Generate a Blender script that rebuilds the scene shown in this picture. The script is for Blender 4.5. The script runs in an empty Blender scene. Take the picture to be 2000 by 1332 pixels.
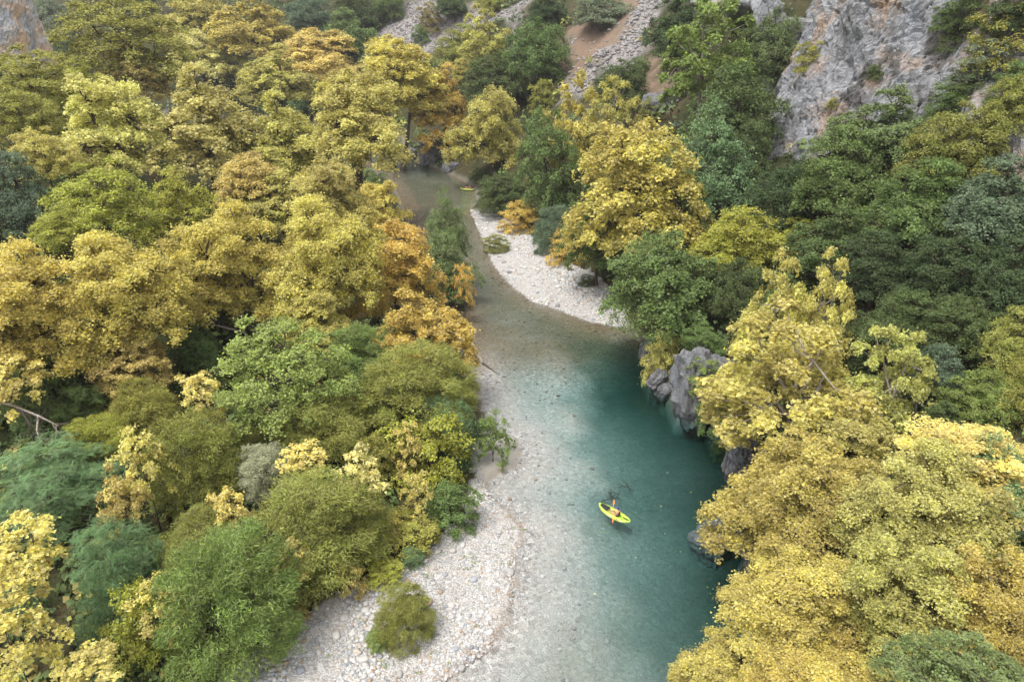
import bpy, math, random
import numpy as np
from mathutils import Vector, Matrix
from mathutils.bvhtree import BVHTree

random.seed(7)
rng = np.random.default_rng(7)
scene = bpy.context.scene
COL = scene.collection

# ------------------------------------------------------------------ camera, sky, sun, exposure
CAM_H = 40.0
PITCH = math.radians(25.15)          # below the horizon
FPX = 1333.0                         # focal length in photo pixels (photo 2000 wide) = 24 mm lens
cam_data = bpy.data.cameras.new('camera')
cam_data.lens = 24.0
cam_data.sensor_width = 36.0
cam_data.clip_start = 0.5
cam_data.clip_end = 4000
cam = bpy.data.objects.new('camera', cam_data)
COL.objects.link(cam)
cam.location = (0, 0, CAM_H)
cam.rotation_euler = (math.pi / 2 - PITCH, 0, 0)
scene.camera = cam

world = bpy.data.worlds.new('World')
scene.world = world
world.use_nodes = True
wn = world.node_tree
wn.nodes.clear()
sky = wn.nodes.new('ShaderNodeTexSky')
sky.sky_type = 'NISHITA'
sky.sun_disc = False
SUN_EL, SUN_AZ = math.radians(68), math.radians(-128)      # azimuth measured from +Y towards +X
sky.sun_elevation = SUN_EL
sky.sun_rotation = SUN_AZ
sky.air_density = 1.0
sky.dust_density = 3.0
hs = wn.nodes.new('ShaderNodeHueSaturation')              # a thin overcast: most of the blue taken out
hs.inputs['Saturation'].default_value = 0.12
bg = wn.nodes.new('ShaderNodeBackground')
bg.inputs['Strength'].default_value = 0.15
wo = wn.nodes.new('ShaderNodeOutputWorld')
wn.links.new(sky.outputs[0], hs.inputs['Color'])
wn.links.new(hs.outputs[0], bg.inputs[0])
wn.links.new(bg.outputs[0], wo.inputs[0])

sl = bpy.data.lights.new('sun', 'SUN')
sl.energy = 1.1
sl.angle = math.radians(26)
sl.color = (1.0, 0.94, 0.84)
sun = bpy.data.objects.new('sun', sl)
COL.objects.link(sun)
sd = Vector((math.sin(SUN_AZ) * math.cos(SUN_EL), math.cos(SUN_AZ) * math.cos(SUN_EL), math.sin(SUN_EL)))
sun.rotation_euler = sd.to_track_quat('Z', 'Y').to_euler()
sun.location = (0, 0, 150)

scene.view_settings.view_transform = 'Standard'
scene.view_settings.look = 'None'
scene.view_settings.gamma = 1.0
scene.view_settings.exposure = 1.3
scene.view_settings.use_curve_mapping = False
cy = scene.cycles
cy.max_bounces = 7
cy.diffuse_bounces = 4
cy.glossy_bounces = 2
cy.transmission_bounces = 4
cy.transparent_max_bounces = 12
cy.volume_bounces = 0
cy.use_denoising = True
cy.denoising_input_passes = 'RGB_ALBEDO_NORMAL'
cy.denoising_prefilter = 'ACCURATE'
cy.use_adaptive_sampling = True
cy.adaptive_threshold = 0.02
cy.sample_clamp_indirect = 6

# ------------------------------------------------------------------ small helpers
def tag(o, label=None, cat=None, group=None, kind=None):
    if label: o['label'] = label
    if cat: o['category'] = cat
    if group: o['group'] = group
    if kind: o['kind'] = kind
    return o

def link(name, mesh, parent=None, mat=None):
    o = bpy.data.objects.new(name, mesh)
    COL.objects.link(o)
    if parent: o.parent = parent
    if mat and not mesh.materials: mesh.materials.append(mat)
    return o

def empty(name, loc, rz=0.0):
    o = bpy.data.objects.new(name, None)
    COL.objects.link(o)
    o.location = loc
    o.rotation_euler = (0, 0, rz)
    o.empty_display_size = 0.3
    return o

def np_mesh(name, V, F, smooth=False, attrs=None, mat=None):
    """V (n,3); F (m,k) with k = 3 or 4."""
    V = np.asarray(V, dtype=np.float32); F = np.asarray(F, dtype=np.int32)
    me = bpy.data.meshes.new(name)
    m, k = F.shape
    me.vertices.add(len(V)); me.vertices.foreach_set('co', V.ravel())
    me.loops.add(m * k); me.loops.foreach_set('vertex_index', F.ravel())
    me.polygons.add(m)
    me.polygons.foreach_set('loop_start', np.arange(0, m * k, k, dtype=np.int32))
    me.polygons.foreach_set('loop_total', np.full(m, k, dtype=np.int32))
    me.polygons.foreach_set('use_smooth', np.full(m, bool(smooth)))
    for nm, dom, arr in (attrs or []):
        arr = np.asarray(arr, dtype=np.float32)
        if arr.ndim == 1:
            a = me.attributes.new(nm, 'FLOAT', dom); a.data.foreach_set('value', arr)
        else:
            a = me.attributes.new(nm, 'FLOAT_COLOR', dom)
            if arr.shape[1] == 3: arr = np.concatenate([arr, np.ones((len(arr), 1), np.float32)], 1)
            a.data.foreach_set('color', arr.ravel())
    me.update(calc_edges=True)
    if mat: me.materials.append(mat)
    return me

def srgb(r, g, b):
    f = lambda c: ((c / 255 + 0.055) / 1.055) ** 2.4 if c > 10 else c / 255 / 12.92
    return (f(r), f(g), f(b))

# vectorised value noise
def _hash(ix, iy, iz, seed):
    with np.errstate(over='ignore'):
        n = (ix.astype(np.uint32) * np.uint32(374761393) + iy.astype(np.uint32) * np.uint32(668265263)
             + iz.astype(np.uint32) * np.uint32(2246822519) + np.uint32((seed * 3266489917) & 0xffffffff))
        n = (n ^ (n >> np.uint32(13))) * np.uint32(1274126177)
        n = (n ^ (n >> np.uint32(16))) * np.uint32(2654435761)
        n = n ^ (n >> np.uint32(15))
    return n.astype(np.float64) / 4294967295.0

def noise3(x, y, z=0.0, seed=0):
    x, y, z = np.broadcast_arrays(np.asarray(x, float), np.asarray(y, float), np.asarray(z, float))
    fx, fy, fz = np.floor(x), np.floor(y), np.floor(z)
    ix, iy, iz = fx.astype(np.int64), fy.astype(np.int64), fz.astype(np.int64)
    u, v, w = x - fx, y - fy, z - fz
    u, v, w = (t * t * t * (t * (t * 6 - 15) + 10) for t in (u, v, w))
    r = 0
    for dx in (0, 1):
        for dy in (0, 1):
            for dz in (0, 1):
                r = r + _hash(ix + dx, iy + dy, iz + dz, seed) * ((u if dx else 1 - u) * (v if dy else 1 - v) * (w if dz else 1 - w))
    return r * 2 - 1

def fbm(x, y, z=0.0, oct=4, seed=0, gain=0.5):
    a, s, r = 1.0, 1.0, 0.0
    for k in range(oct):
        r = r + a * noise3(np.asarray(x) * s + k * 17.3, np.asarray(y) * s, np.asarray(z) * s, seed + k)
        a *= gain; s *= 2.03
    return r

def ridged(x, y, z=0.0, oct=4, seed=0):
    a, s, r = 1.0, 1.0, 0.0
    for k in range(oct):
        r = r + a * (1 - 2 * np.abs(noise3(np.asarray(x) * s + k * 9.1, np.asarray(y) * s, np.asarray(z) * s, seed + k)))
        a *= 0.5; s *= 2.1
    return r

def worley(x, y, z, seed=0):
    """distance gap F2-F1 and a random value per cell"""
    fx, fy, fz = np.floor(x).astype(np.int64), np.floor(y).astype(np.int64), np.floor(z).astype(np.int64)
    f1 = np.full(x.shape, 9.); f2 = np.full(x.shape, 9.); cv = np.zeros(x.shape)
    for dx in (-1, 0, 1):
        for dy in (-1, 0, 1):
            for dz in (-1, 0, 1):
                a, b, c = fx + dx, fy + dy, fz + dz
                d = np.sqrt((a + _hash(a, b, c, seed) - x) ** 2 + (b + _hash(a, b, c, seed + 1) - y) ** 2 + (c + _hash(a, b, c, seed + 2) - z) ** 2)
                n = d < f1
                f2 = np.where(n, f1, np.minimum(f2, d)); cv = np.where(n, _hash(a, b, c, seed + 3), cv); f1 = np.where(n, d, f1)
    return f2 - f1, cv

def sstep(a, b, x):
    t = np.clip((x - a) / (b - a), 0, 1)
    return t * t * (3 - 2 * t)

# ------------------------------------------------------------------ photo pixels -> rays
CP, SP = math.cos(PITCH), math.sin(PITCH)
def ray(px, py):
    a, b = (px - 1000) / FPX, (666 - py) / FPX
    d = np.array([a, CP + b * SP, -SP + b * CP])
    return d                                             # depth along the axis = 1
def flat(px, py, z=0.0):
    d = ray(px, py)
    t = (z - CAM_H) / d[2]
    return np.array([d[0] * t, d[1] * t])

# ------------------------------------------------------------------ terrain shape
LBp = [(870,1332),(930,1290),(965,1262),(990,1220),(1003,1170),(1006,1100),(1028,1040),(1000,1000),(955,972),(948,945),(962,930),(1005,915),(1016,885),(1000,853),(966,842),(942,800),(930,740),(907,690),(897,640),(888,600),(850,540),(815,480),(792,420),(770,368),(735,335),(690,312),(640,289),(560,264)]
RBp = [(1470,1332),(1455,1200),(1450,1090),(1480,1010),(1450,930),(1415,860),(1385,812),(1325,806),(1300,760),(1268,738),(1262,700),(1250,668),(1215,642),(1150,630),(1090,607),(1040,592),(1000,562),(962,520),(942,470),(927,430),(918,412),(932,390),(926,365),(880,340),(830,321),(800,303),(785,266),(740,252),(680,248),(600,240),(540,236)]
LB = np.array([(-9.0, -80), (-6.0, -20), (-5.5, 10)] + [tuple(flat(*p)) for p in LBp] + [(-200, 300), (-420, 330)])
RB = np.array([(8.0, -80), (12, -20), (14.5, 10)] + [tuple(flat(*p)) for p in RBp] + [(-200, 345), (-420, 375)])
WATER = np.concatenate([LB, RB[::-1]])
BARL = np.array([(-9.5, -40), (-6.0, 0)] + [tuple(flat(*p)) for p in [(870,1332),(930,1290),(965,1262),(990,1220),(1003,1170),(1006,1100),(1028,1040),(1000,1000),(955,972),(946,940),(935,905),(905,1000),(830,1085),(745,1140),(650,1172),(565,1230),(470,1312),(400,1370)]] + [(-19, 12), (-20, -40)])
BARR = np.array([tuple(flat(*p)) for p in [(1215,642),(1150,630),(1090,607),(1040,592),(1000,562),(962,520),(942,470),(927,430),(918,412),(955,412),(1010,436),(1050,480),(1100,518),(1170,545),(1205,590),(1230,640)]])
SPIT = np.array([tuple(flat(*p)) for p in [(948,945),(962,930),(1005,915),(1016,885),(1000,853),(966,842),(925,860),(925,920)]])

def seg_dist(x, y, poly, closed=True):
    P = poly; Q = np.roll(poly, -1, axis=0)
    if not closed: P, Q = P[:-1], Q[:-1]
    best = np.full(x.shape, 1e18)
    for (ax, ay), (bx, by) in zip(P, Q):
        dx, dy = bx - ax, by - ay
        L = dx * dx + dy * dy + 1e-12
        t = np.clip(((x - ax) * dx + (y - ay) * dy) / L, 0, 1)
        best = np.minimum(best, (x - ax - t * dx) ** 2 + (y - ay - t * dy) ** 2)
    return np.sqrt(best)

def inside(x, y, poly):
    r = np.zeros(x.shape, bool)
    P = poly; Q = np.roll(poly, -1, axis=0)
    for (ax, ay), (bx, by) in zip(P, Q):
        c = ((ay > y) != (by > y))
        if by != ay:
            r ^= c & (x < (bx - ax) * (y - ay) / (by - ay) + ax)
    return r

def zones(x, y):
    x = np.asarray(x, float); y = np.asarray(y, float)
    inw = inside(x, y, WATER)
    inl, inr = inside(x, y, BARL), inside(x, y, BARR)
    dl, dr = seg_dist(x, y, LB, False), seg_dist(x, y, RB, False)
    db = np.minimum(dl, dr)
    dbar = np.minimum(np.minimum(seg_dist(x, y, BARL), seg_dist(x, y, BARR)), db)
    return inw, inl, inr, dl, dr, db, dbar

DY = [20, 32, 40, 49, 62, 75, 84, 92, 100, 185, 205, 225, 300]
DD = [1.2, 1.7, 3.0, 5.2, 6.0, 3.4, 1.6, .7, .42, .4, .7, .5, .5]
def height(x, y):
    x = np.asarray(x, float); y = np.asarray(y, float)
    inw, inl, inr, dl, dr, db, dbar = zones(x, y)
    right = dr < dl
    n1 = fbm(x / 26, y / 26, 0, 3, 3)
    n2 = fbm(x / 5, y / 5, 0, 3, 11)
    n3 = fbm(x / 1.2, y / 1.2, 0, 2, 23)
    # river bed
    t = dl / (dl + dr + 1e-6)
    dep = 0.04 + np.interp(y, DY, DD) * sstep(np.interp(y, [45, 60, 72, 90], [.08, .18, .34, .34]), np.interp(y, [45, 60, 72, 90], [1.0, .92, .98, 1.02]), t + .06 * n2)
    dep = np.minimum(dep, 0.03 + dl * .13 + .3 * sstep(3, 12, dl))
    dep = np.maximum(dep + .05 * n3 * sstep(0, 2, db) , .02)
    dep = np.maximum(dep, (.5 + .14 * n2) * sstep(1.5, 6.5, dl) * (y < 110) + (.28 + .1 * n2) * (dl > 4) * (y >= 110))
    dep = np.minimum(dep, .06 + np.minimum(dl * .16, dr * (.16 + 12.0 * sstep(87, 74, y))))
    zb = -dep
    # banks
    d = np.where(inl | inr, 0, dbar)
    zl = 0.12 + .35 * sstep(0, 2, d) + .07 * d + .42 * np.maximum(d - 30, 0) * sstep(25, 55, d)
    zl = zl + .25 * n2 * sstep(1, 6, d) + 1.2 * n1 * sstep(10, 40, d)
    zr = 0.15 + .8 * sstep(0, 1.5, d) + .70 * np.maximum(d - 1.2, 0) * sstep(0, 14, d + 6)
    zr = np.where(d > 150, zr - .35 * (d - 150), zr)
    zr = zr + .35 * n2 * sstep(1, 6, d) + 3.0 * n1 * sstep(8, 45, d)
    z = np.where(right, zr, zl)
    # blend over the medial line far from the river
    z = np.minimum(z, 135 + 12 * n1)
    zbar = .05 + np.minimum(db * .075, .75) + .05 * n2 + .02 * n3
    z = np.where(inl | inr, np.maximum(zbar, .03), np.maximum(z, .12))
    return np.where(inw & ~(inl | inr), zb, z)

def hit(px, py, lift=0.0, tmax=700):
    """first point of the pixel's ray that is `lift` above the terrain"""
    d = ray(px, py)
    t = np.concatenate([np.linspace(12, 160, 500), np.linspace(160.5, tmax, 700)])
    h = CAM_H + d[2] * t - height(d[0] * t, d[1] * t) - lift
    i = int(np.argmax(h <= 0)) if (h <= 0).any() else len(t) - 1
    if i > 0 and h[i] <= 0:
        tt = t[i-1] + (t[i] - t[i-1]) * h[i-1] / (h[i-1] - h[i] + 1e-9)
    else: tt = t[i]
    return np.array([d[0] * tt, d[1] * tt, CAM_H + d[2] * tt]), tt

# ------------------------------------------------------------------ materials
def new_mat(name):
    m = bpy.data.materials.new(name); m.use_nodes = True
    nt = m.node_tree; nt.nodes.clear()
    return m, nt, nt.nodes.new, nt.links.new

def N(nt, typ, **kw):
    n = nt.nodes.new(typ)
    for k, v in kw.items():
        if k.startswith('i_'):
            key = k[2:]
            key = int(key) if key.isdigit() else key.replace('_', ' ')
            n.inputs[key].default_value = v
        else: setattr(n, k, v)
    return n

def mixc(nt, a, b, fac, mode='MIX'):
    n = nt.nodes.new('ShaderNodeMix'); n.data_type = 'RGBA'; n.blend_type = mode
    for s, v in ((6, a), (7, b), (0, fac)):
        if hasattr(v, 'is_linked') or hasattr(v, 'links'): nt.links.new(v, n.inputs[s])
        else:
            n.inputs[s].default_value = (tuple(v) + (1,))[:4] if s else v
    return n.outputs[2]

def math_n(nt, op, a, b=0.0, clamp=False):
    n = nt.nodes.new('ShaderNodeMath'); n.operation = op; n.use_clamp = clamp
    for s, v in ((0, a), (1, b)):
        if hasattr(v, 'links'): nt.links.new(v, n.inputs[s])
        else: n.inputs[s].default_value = v
    return n.outputs[0]

def ramp(nt, fac, stops):
    n = nt.nodes.new('ShaderNodeValToRGB')
    e = n.color_ramp.elements
    while len(e) < len(stops): e.new(0.5)
    for el, (p, c) in zip(e, stops):
        el.position = p; el.color = (tuple(c) + (1,))[:4] if hasattr(c, '__len__') else (c, c, c, 1)
    nt.links.new(fac, n.inputs[0])
    return n.outputs[0]

def attr(nt, name):
    return N(nt, 'ShaderNodeAttribute', attribute_name=name)

def noise_tex(nt, scale, detail=4, rough=.55, coord='Object', vec=None, dist=0.0):
    n = N(nt, 'ShaderNodeTexNoise')
    n.inputs['Scale'].default_value = scale; n.inputs['Detail'].default_value = detail
    n.inputs['Roughness'].default_value = rough; n.inputs['Distortion'].default_value = dist
    if vec is None:
        tc = N(nt, 'ShaderNodeTexCoord'); vec = tc.outputs[coord]
    nt.links.new(vec, n.inputs['Vector'])
    return n.outputs[0]

def principled(nt, color, rough=.6, spec=.4, normal=None):
    p = N(nt, 'ShaderNodeBsdfPrincipled')
    if hasattr(color, 'links'): nt.links.new(color, p.inputs['Base Color'])
    else: p.inputs['Base Color'].default_value = tuple(color) + (1,)
    if hasattr(rough, 'links'): nt.links.new(rough, p.inputs['Roughness'])
    else: p.inputs['Roughness'].default_value = rough
    p.inputs['Specular IOR Level'].default_value = spec
    if normal is not None: nt.links.new(normal, p.inputs['Normal'])
    return p

def bump(nt, h, strength=.5, dist=.1):
    b = N(nt, 'ShaderNodeBump'); b.inputs['Strength'].default_value = strength; b.inputs['Distance'].default_value = dist
    nt.links.new(h, b.inputs['Height'])
    return b.outputs[0]

def out(nt, surf, vol=None):
    o = N(nt, 'ShaderNodeOutputMaterial')
    if surf is not None: nt.links.new(surf, o.inputs['Surface'])
    if vol is not None: nt.links.new(vol, o.inputs['Volume'])

def leaf_material(name, transl=.36, var=.95, hue=.013, patch=.5):
    m, nt, _, L = new_mat(name)
    oi = N(nt, 'ShaderNodeObjectInfo')
    lv, pv = attr(nt, 'leaf_var'), attr(nt, 'pad_var')
    geo = N(nt, 'ShaderNodeNewGeometry')
    nz = noise_tex(nt, .22, 3, .6, vec=geo.outputs['Position'])
    # hue drifts from pad to pad and across the crown, value from leaf to leaf
    h = math_n(nt, 'ADD', math_n(nt, 'MULTIPLY', math_n(nt, 'SUBTRACT', pv.outputs['Fac'], .5), hue),
               math_n(nt, 'MULTIPLY', math_n(nt, 'SUBTRACT', nz, .5), hue * .7))
    h = math_n(nt, 'ADD', h, .5)
    v = math_n(nt, 'ADD', math_n(nt, 'MULTIPLY', lv.outputs['Fac'], var), 1 - var * .5)
    v = math_n(nt, 'MULTIPLY', v, math_n(nt, 'ADD', math_n(nt, 'MULTIPLY', pv.outputs['Fac'], .36), .82))
    s = math_n(nt, 'ADD', math_n(nt, 'MULTIPLY', math_n(nt, 'FRACT', math_n(nt, 'MULTIPLY', lv.outputs['Fac'], 7.31)), .3), .85)
    hs = N(nt, 'ShaderNodeHueSaturation')
    L(oi.outputs['Color'], hs.inputs['Color']); L(h, hs.inputs['Hue']); L(v, hs.inputs['Value']); L(s, hs.inputs['Saturation'])
    p = principled(nt, hs.outputs[0], .55, .25)
    tr = N(nt, 'ShaderNodeBsdfTranslucent'); L(hs.outputs[0], tr.inputs['Color'])
    mx = N(nt, 'ShaderNodeMixShader'); mx.inputs[0].default_value = transl
    L(p.outputs[0], mx.inputs[1]); L(tr.outputs[0], mx.inputs[2])
    out(nt, mx.outputs[0])
    return m

M = {}
M['leaf'] = leaf_material('leaf')
def undergrowth_material():
    m, nt, _, L = new_mat('undergrowth_leaf')
    a = attr(nt, 'tone')
    p = principled(nt, a.outputs['Color'], .6, .2)
    tr = N(nt, 'ShaderNodeBsdfTranslucent'); L(a.outputs['Color'], tr.inputs['Color'])
    mx = N(nt, 'ShaderNodeMixShader'); mx.inputs[0].default_value = .25
    L(p.outputs[0], mx.inputs[1]); L(tr.outputs[0], mx.inputs[2])
    out(nt, mx.outputs[0])
    return m
M['under'] = undergrowth_material()

def bark_material(name, a, b):
    m, nt, _, L = new_mat(name)
    n = noise_tex(nt, 6, 5, .65)
    c = ramp(nt, n, [(.3, a), (.68, b)])
    out(nt, principled(nt, c, .85, .2, bump(nt, n, .6, .06)).outputs[0])
    return m
M['bark'] = bark_material('bark', (.035, .026, .02), (.12, .09, .07))
M['palebark'] = bark_material('pale_bark', (.16, .12, .10), (.42, .37, .32))
M['deadwood'] = bark_material('dead_wood', (.09, .065, .06), (.26, .21, .19))

def ground_material():
    m, nt, _, L = new_mat('ground_soil')
    z = attr(nt, 'zone')                       # R gravel, G scree, B dry grass
    sep = N(nt, 'ShaderNodeSeparateColor'); L(z.outputs['Color'], sep.inputs[0])
    wet = attr(nt, 'bed')                      # 1 on the river bed
    n1 = noise_tex(nt, .6, 6, .65); n2 = noise_tex(nt, 4.0, 5, .7); n3 = noise_tex(nt, .12, 3, .5)
    soil = ramp(nt, n1, [(.3, (.030, .024, .014)), (.5, (.055, .05, .022)), (.7, (.085, .06, .035))])
    soil = mixc(nt, soil, (.03, .04, .012), ramp(nt, n3, [(.45, 0), (.6, .8)]))
    # pebbles: two sizes of rounded cells
    tc = N(nt, 'ShaderNodeTexCoord')
    def cells(scale):
        v = N(nt, 'ShaderNodeTexVoronoi'); v.inputs['Scale'].default_value = scale; L(tc.outputs['Object'], v.inputs['Vector'])
        sepc = N(nt, 'ShaderNodeSeparateColor'); L(v.outputs['Color'], sepc.inputs[0])
        return v.outputs['Distance'], sepc.outputs[0], sepc.outputs[1]
    d1, r1, g1 = cells(3.4); d2, r2, g2 = cells(8.5)
    peb = ramp(nt, r2, [(0, (.33, .315, .30)), (.35, (.47, .46, .445)), (.7, (.56, .55, .54)), (1, (.41, .36, .31))])
    pebB = ramp(nt, r1, [(0, (.28, .275, .27)), (.5, (.49, .475, .465)), (1, (.60, .59, .58))])
    big = ramp(nt, g1, [(.62, 0), (.66, 1)])
    peb = mixc(nt, peb, pebB, big)
    gap = ramp(nt, d2, [(.35, 1), (.62, .5)])
    peb = mixc(nt, peb, gap, .75, 'MULTIPLY')
    peb = mixc(nt, peb, (.46, .40, .345), ramp(nt, n1, [(.52, 0), (.68, .5)]))
    # under water: tan and brown algae on the stones, patchy
    algae = ramp(nt, n2, [(.3, (.09, .068, .042)), (.55, (.20, .155, .10)), (.75, (.31, .255, .18))])
    stony = attr(nt, 'algae')
    bedc = mixc(nt, peb, algae, stony.outputs['Fac'])
    bedc = mixc(nt, bedc, ramp(nt, r1, [(0, (.55, .55, .55)), (1, (1.1, 1.1, 1.1))]), .6, 'MULTIPLY')
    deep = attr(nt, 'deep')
    silt = attr(nt, 'silt')
    bedc = mixc(nt, bedc, ramp(nt, n2, [(.3, (.23, .245, .23)), (.7, (.37, .38, .36))]), silt.outputs['Fac'])
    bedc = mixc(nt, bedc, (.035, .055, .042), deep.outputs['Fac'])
    sandy = attr(nt, 'sand')
    c = mixc(nt, soil, peb, sep.outputs[0])
    c = mixc(nt, c, (.42, .395, .36), sandy.outputs['Fac'])
    c = mixc(nt, c, bedc, wet.outputs['Fac'])
    damp = attr(nt, 'damp')
    c = mixc(nt, c, (.62, .56, .50), damp.outputs['Fac'], 'MULTIPLY')
    scr = ramp(nt, r1, [(0, (.15, .135, .13)), (.5, (.235, .215, .205)), (1, (.33, .305, .295))])
    c = mixc(nt, c, scr, sep.outputs[1])
    dry = ramp(nt, n2, [(.3, (.12, .08, .058)), (.7, (.26, .19, .135))])
    c = mixc(nt, c, dry, sep.outputs[2])
    hgt = math_n(nt, 'ADD', math_n(nt, 'MULTIPLY', d2, -.6), n2)
    out(nt, principled(nt, c, .9, .15, bump(nt, hgt, .8, .12)).outputs[0])
    return m
M['ground'] = ground_material()

def water_material():
    m, nt, _, L = new_mat('river_water')
    tc = N(nt, 'ShaderNodeTexCoord')
    mp = N(nt, 'ShaderNodeMapping'); mp.inputs['Scale'].default_value = (.8, 1.5, 1); mp.inputs['Rotation'].default_value = (0, 0, .25)
    L(tc.outputs['Object'], mp.inputs['Vector'])
    a = noise_tex(nt, .9, 4, .55, vec=mp.outputs[0], dist=.6)
    b = noise_tex(nt, 3.2, 3, .5, vec=mp.outputs[0], dist=.4)
    swell = noise_tex(nt, .33, 2, .5, vec=mp.outputs[0], dist=.8)
    calm = noise_tex(nt, .09, 2, .5, vec=tc.outputs['Object'])
    h = math_n(nt, 'ADD', math_n(nt, 'MULTIPLY', a, 1.0), math_n(nt, 'ADD', math_n(nt, 'MULTIPLY', b, .30), math_n(nt, 'MULTIPLY', swell, 1.1)))
    h = math_n(nt, 'MULTIPLY', h, ramp(nt, calm, [(.35, .45), (.65, 1.0)]))
    sp = N(nt, 'ShaderNodeSeparateXYZ'); L(tc.outputs['Object'], sp.inputs[0])
    mr = N(nt, 'ShaderNodeMapRange'); mr.inputs['From Min'].default_value = 72; mr.inputs['From Max'].default_value = 98; mr.inputs['To Min'].default_value = .62; mr.inputs['To Max'].default_value = 1.0
    L(sp.outputs['Y'], mr.inputs['Value'])
    h = math_n(nt, 'MULTIPLY', h, mr.outputs[0])              # smooth pool, livelier riffle upstream
    kd = N(nt, 'ShaderNodeVectorMath', operation='DISTANCE'); L(tc.outputs['Object'], kd.inputs[0]); kd.inputs[1].default_value = (8.1, 47.2, 0)
    wk = math_n(nt, 'MULTIPLY', math_n(nt, 'SINE', math_n(nt, 'MULTIPLY', kd.outputs['Value'], 7.0)), math_n(nt, 'POWER', 2.718, math_n(nt, 'MULTIPLY', kd.outputs['Value'], -.42)))
    h = math_n(nt, 'ADD', h, math_n(nt, 'MULTIPLY', wk, .35))  # rings spreading from the near kayak
    nrm = bump(nt, h, 1.0, .27)
    fr = N(nt, 'ShaderNodeFresnel'); fr.inputs['IOR'].default_value = 1.333; L(nrm, fr.inputs['Normal'])
    gl = N(nt, 'ShaderNodeBsdfGlossy'); gl.inputs['Roughness'].default_value = .04; L(nrm, gl.inputs['Normal'])
    tr = N(nt, 'ShaderNodeBsdfTransparent')
    mx = N(nt, 'ShaderNodeMixShader'); L(math_n(nt, 'MULTIPLY', fr.outputs[0], .85), mx.inputs[0]); L(tr.outputs[0], mx.inputs[1]); L(gl.outputs[0], mx.inputs[2])
    va = N(nt, 'ShaderNodeVolumeAbsorption')
    va.inputs['Color'].default_value = (0.0, .57, .55, 1); va.inputs['Density'].default_value = .26
    out(nt, mx.outputs[0], va.outputs[0])
    return m
M['water'] = water_material()

def rock_material(name, warm=.25, dark=.5, scale=1.0, val=1.0, warmcol=(.48, .31, .19)):
    m, nt, _, L = new_mat(name)
    tc = N(nt, 'ShaderNodeTexCoord')
    mp = N(nt, 'ShaderNodeMapping'); mp.inputs['Scale'].default_value = (1, 1, .14); L(tc.outputs['Object'], mp.inputs['Vector'])
    n1 = noise_tex(nt, .13 * scale, 6, .62); n2 = noise_tex(nt, 1.6 * scale, 6, .7); n3 = noise_tex(nt, .22 * scale, 5, .6, vec=mp.outputs[0], dist=1.2)
    n4 = noise_tex(nt, .15 * scale, 4, .6, vec=mp.outputs[0], dist=.5)
    c = ramp(nt, n2, [(.25, tuple(val * k for k in (.17, .175, .19))), (.5, tuple(val * k for k in (.31, .315, .335))), (.75, tuple(val * k for k in (.47, .47, .48)))])
    c = mixc(nt, c, warmcol, ramp(nt, n1, [(.56 - .1 * warm, 0), (.70 - .1 * warm, min(1, warm * 2.2))]))
    c = mixc(nt, c, (.085, .08, .072), ramp(nt, n3, [(.50, 0), (.64, dark)]))
    c = mixc(nt, c, (.20, .225, .26), ramp(nt, n4, [(.55, 0), (.68, .6)]))
    v = N(nt, 'ShaderNodeTexVoronoi', feature='DISTANCE_TO_EDGE'); v.inputs['Scale'].default_value = .55 * scale
    dn = N(nt, 'ShaderNodeTexNoise'); dn.inputs['Scale'].default_value = .8 * scale; L(tc.outputs['Object'], dn.inputs['Vector'])
    vm = N(nt, 'ShaderNodeVectorMath', operation='MULTIPLY_ADD'); L(dn.outputs['Color'], vm.inputs[0]); vm.inputs[1].default_value = (2.2, 2.2, 2.2); L(tc.outputs['Object'], vm.inputs[2])
    L(vm.outputs[0], v.inputs['Vector'])
    crack = ramp(nt, v.outputs['Distance'], [(0, .6), (.05, 1)])
    c = mixc(nt, c, crack, .45, 'MULTIPLY')
    h = math_n(nt, 'ADD', math_n(nt, 'MULTIPLY', n2, 1.0), math_n(nt, 'MULTIPLY', crack, .5))
    out(nt, principled(nt, c, .9, .15, bump(nt, h, 1.0, .45 / scale)).outputs[0])
    return m
M['cliff'] = rock_material('limestone', .34, .9, 1.0, .86)
M['cliff_warm'] = rock_material('warm_limestone', 1.3, .35, 1.3, 1.75, (.66, .47, .34))
M['rock'] = rock_material('bank_rock', .12, .75, 2.2, .58)

def stone_material():
    m, nt, _, L = new_mat('river_stone')
    oi = N(nt, 'ShaderNodeObjectInfo')
    n = noise_tex(nt, 5, 5, .65)
    c = mixc(nt, oi.outputs['Color'], ramp(nt, n, [(.3, (.72, .72, .72)), (.7, (1.12, 1.1, 1.08))]), 1.0, 'MULTIPLY')
    out(nt, principled(nt, c, .8, .25, bump(nt, n, .4, .03)).outputs[0])
    return m
M['stone'] = stone_material()
def tone_material(name, rough=.85):
    m, nt, _, L = new_mat(name)
    a = attr(nt, 'tone')
    out(nt, principled(nt, a.outputs['Color'], rough, .25).outputs[0])
    return m
M['pebble'] = tone_material('pebble')
def plain(name, color, rough=.5, spec=.4):
    m, nt, _, L = new_mat(name)
    n = noise_tex(nt, 9, 3, .6)
    c = mixc(nt, color, ramp(nt, n, [(.3, (.88, .88, .88)), (.7, (1.08, 1.08, 1.08))]), 1.0, 'MULTIPLY')
    out(nt, principled(nt, c, rough, spec).outputs[0])
    return m

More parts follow.
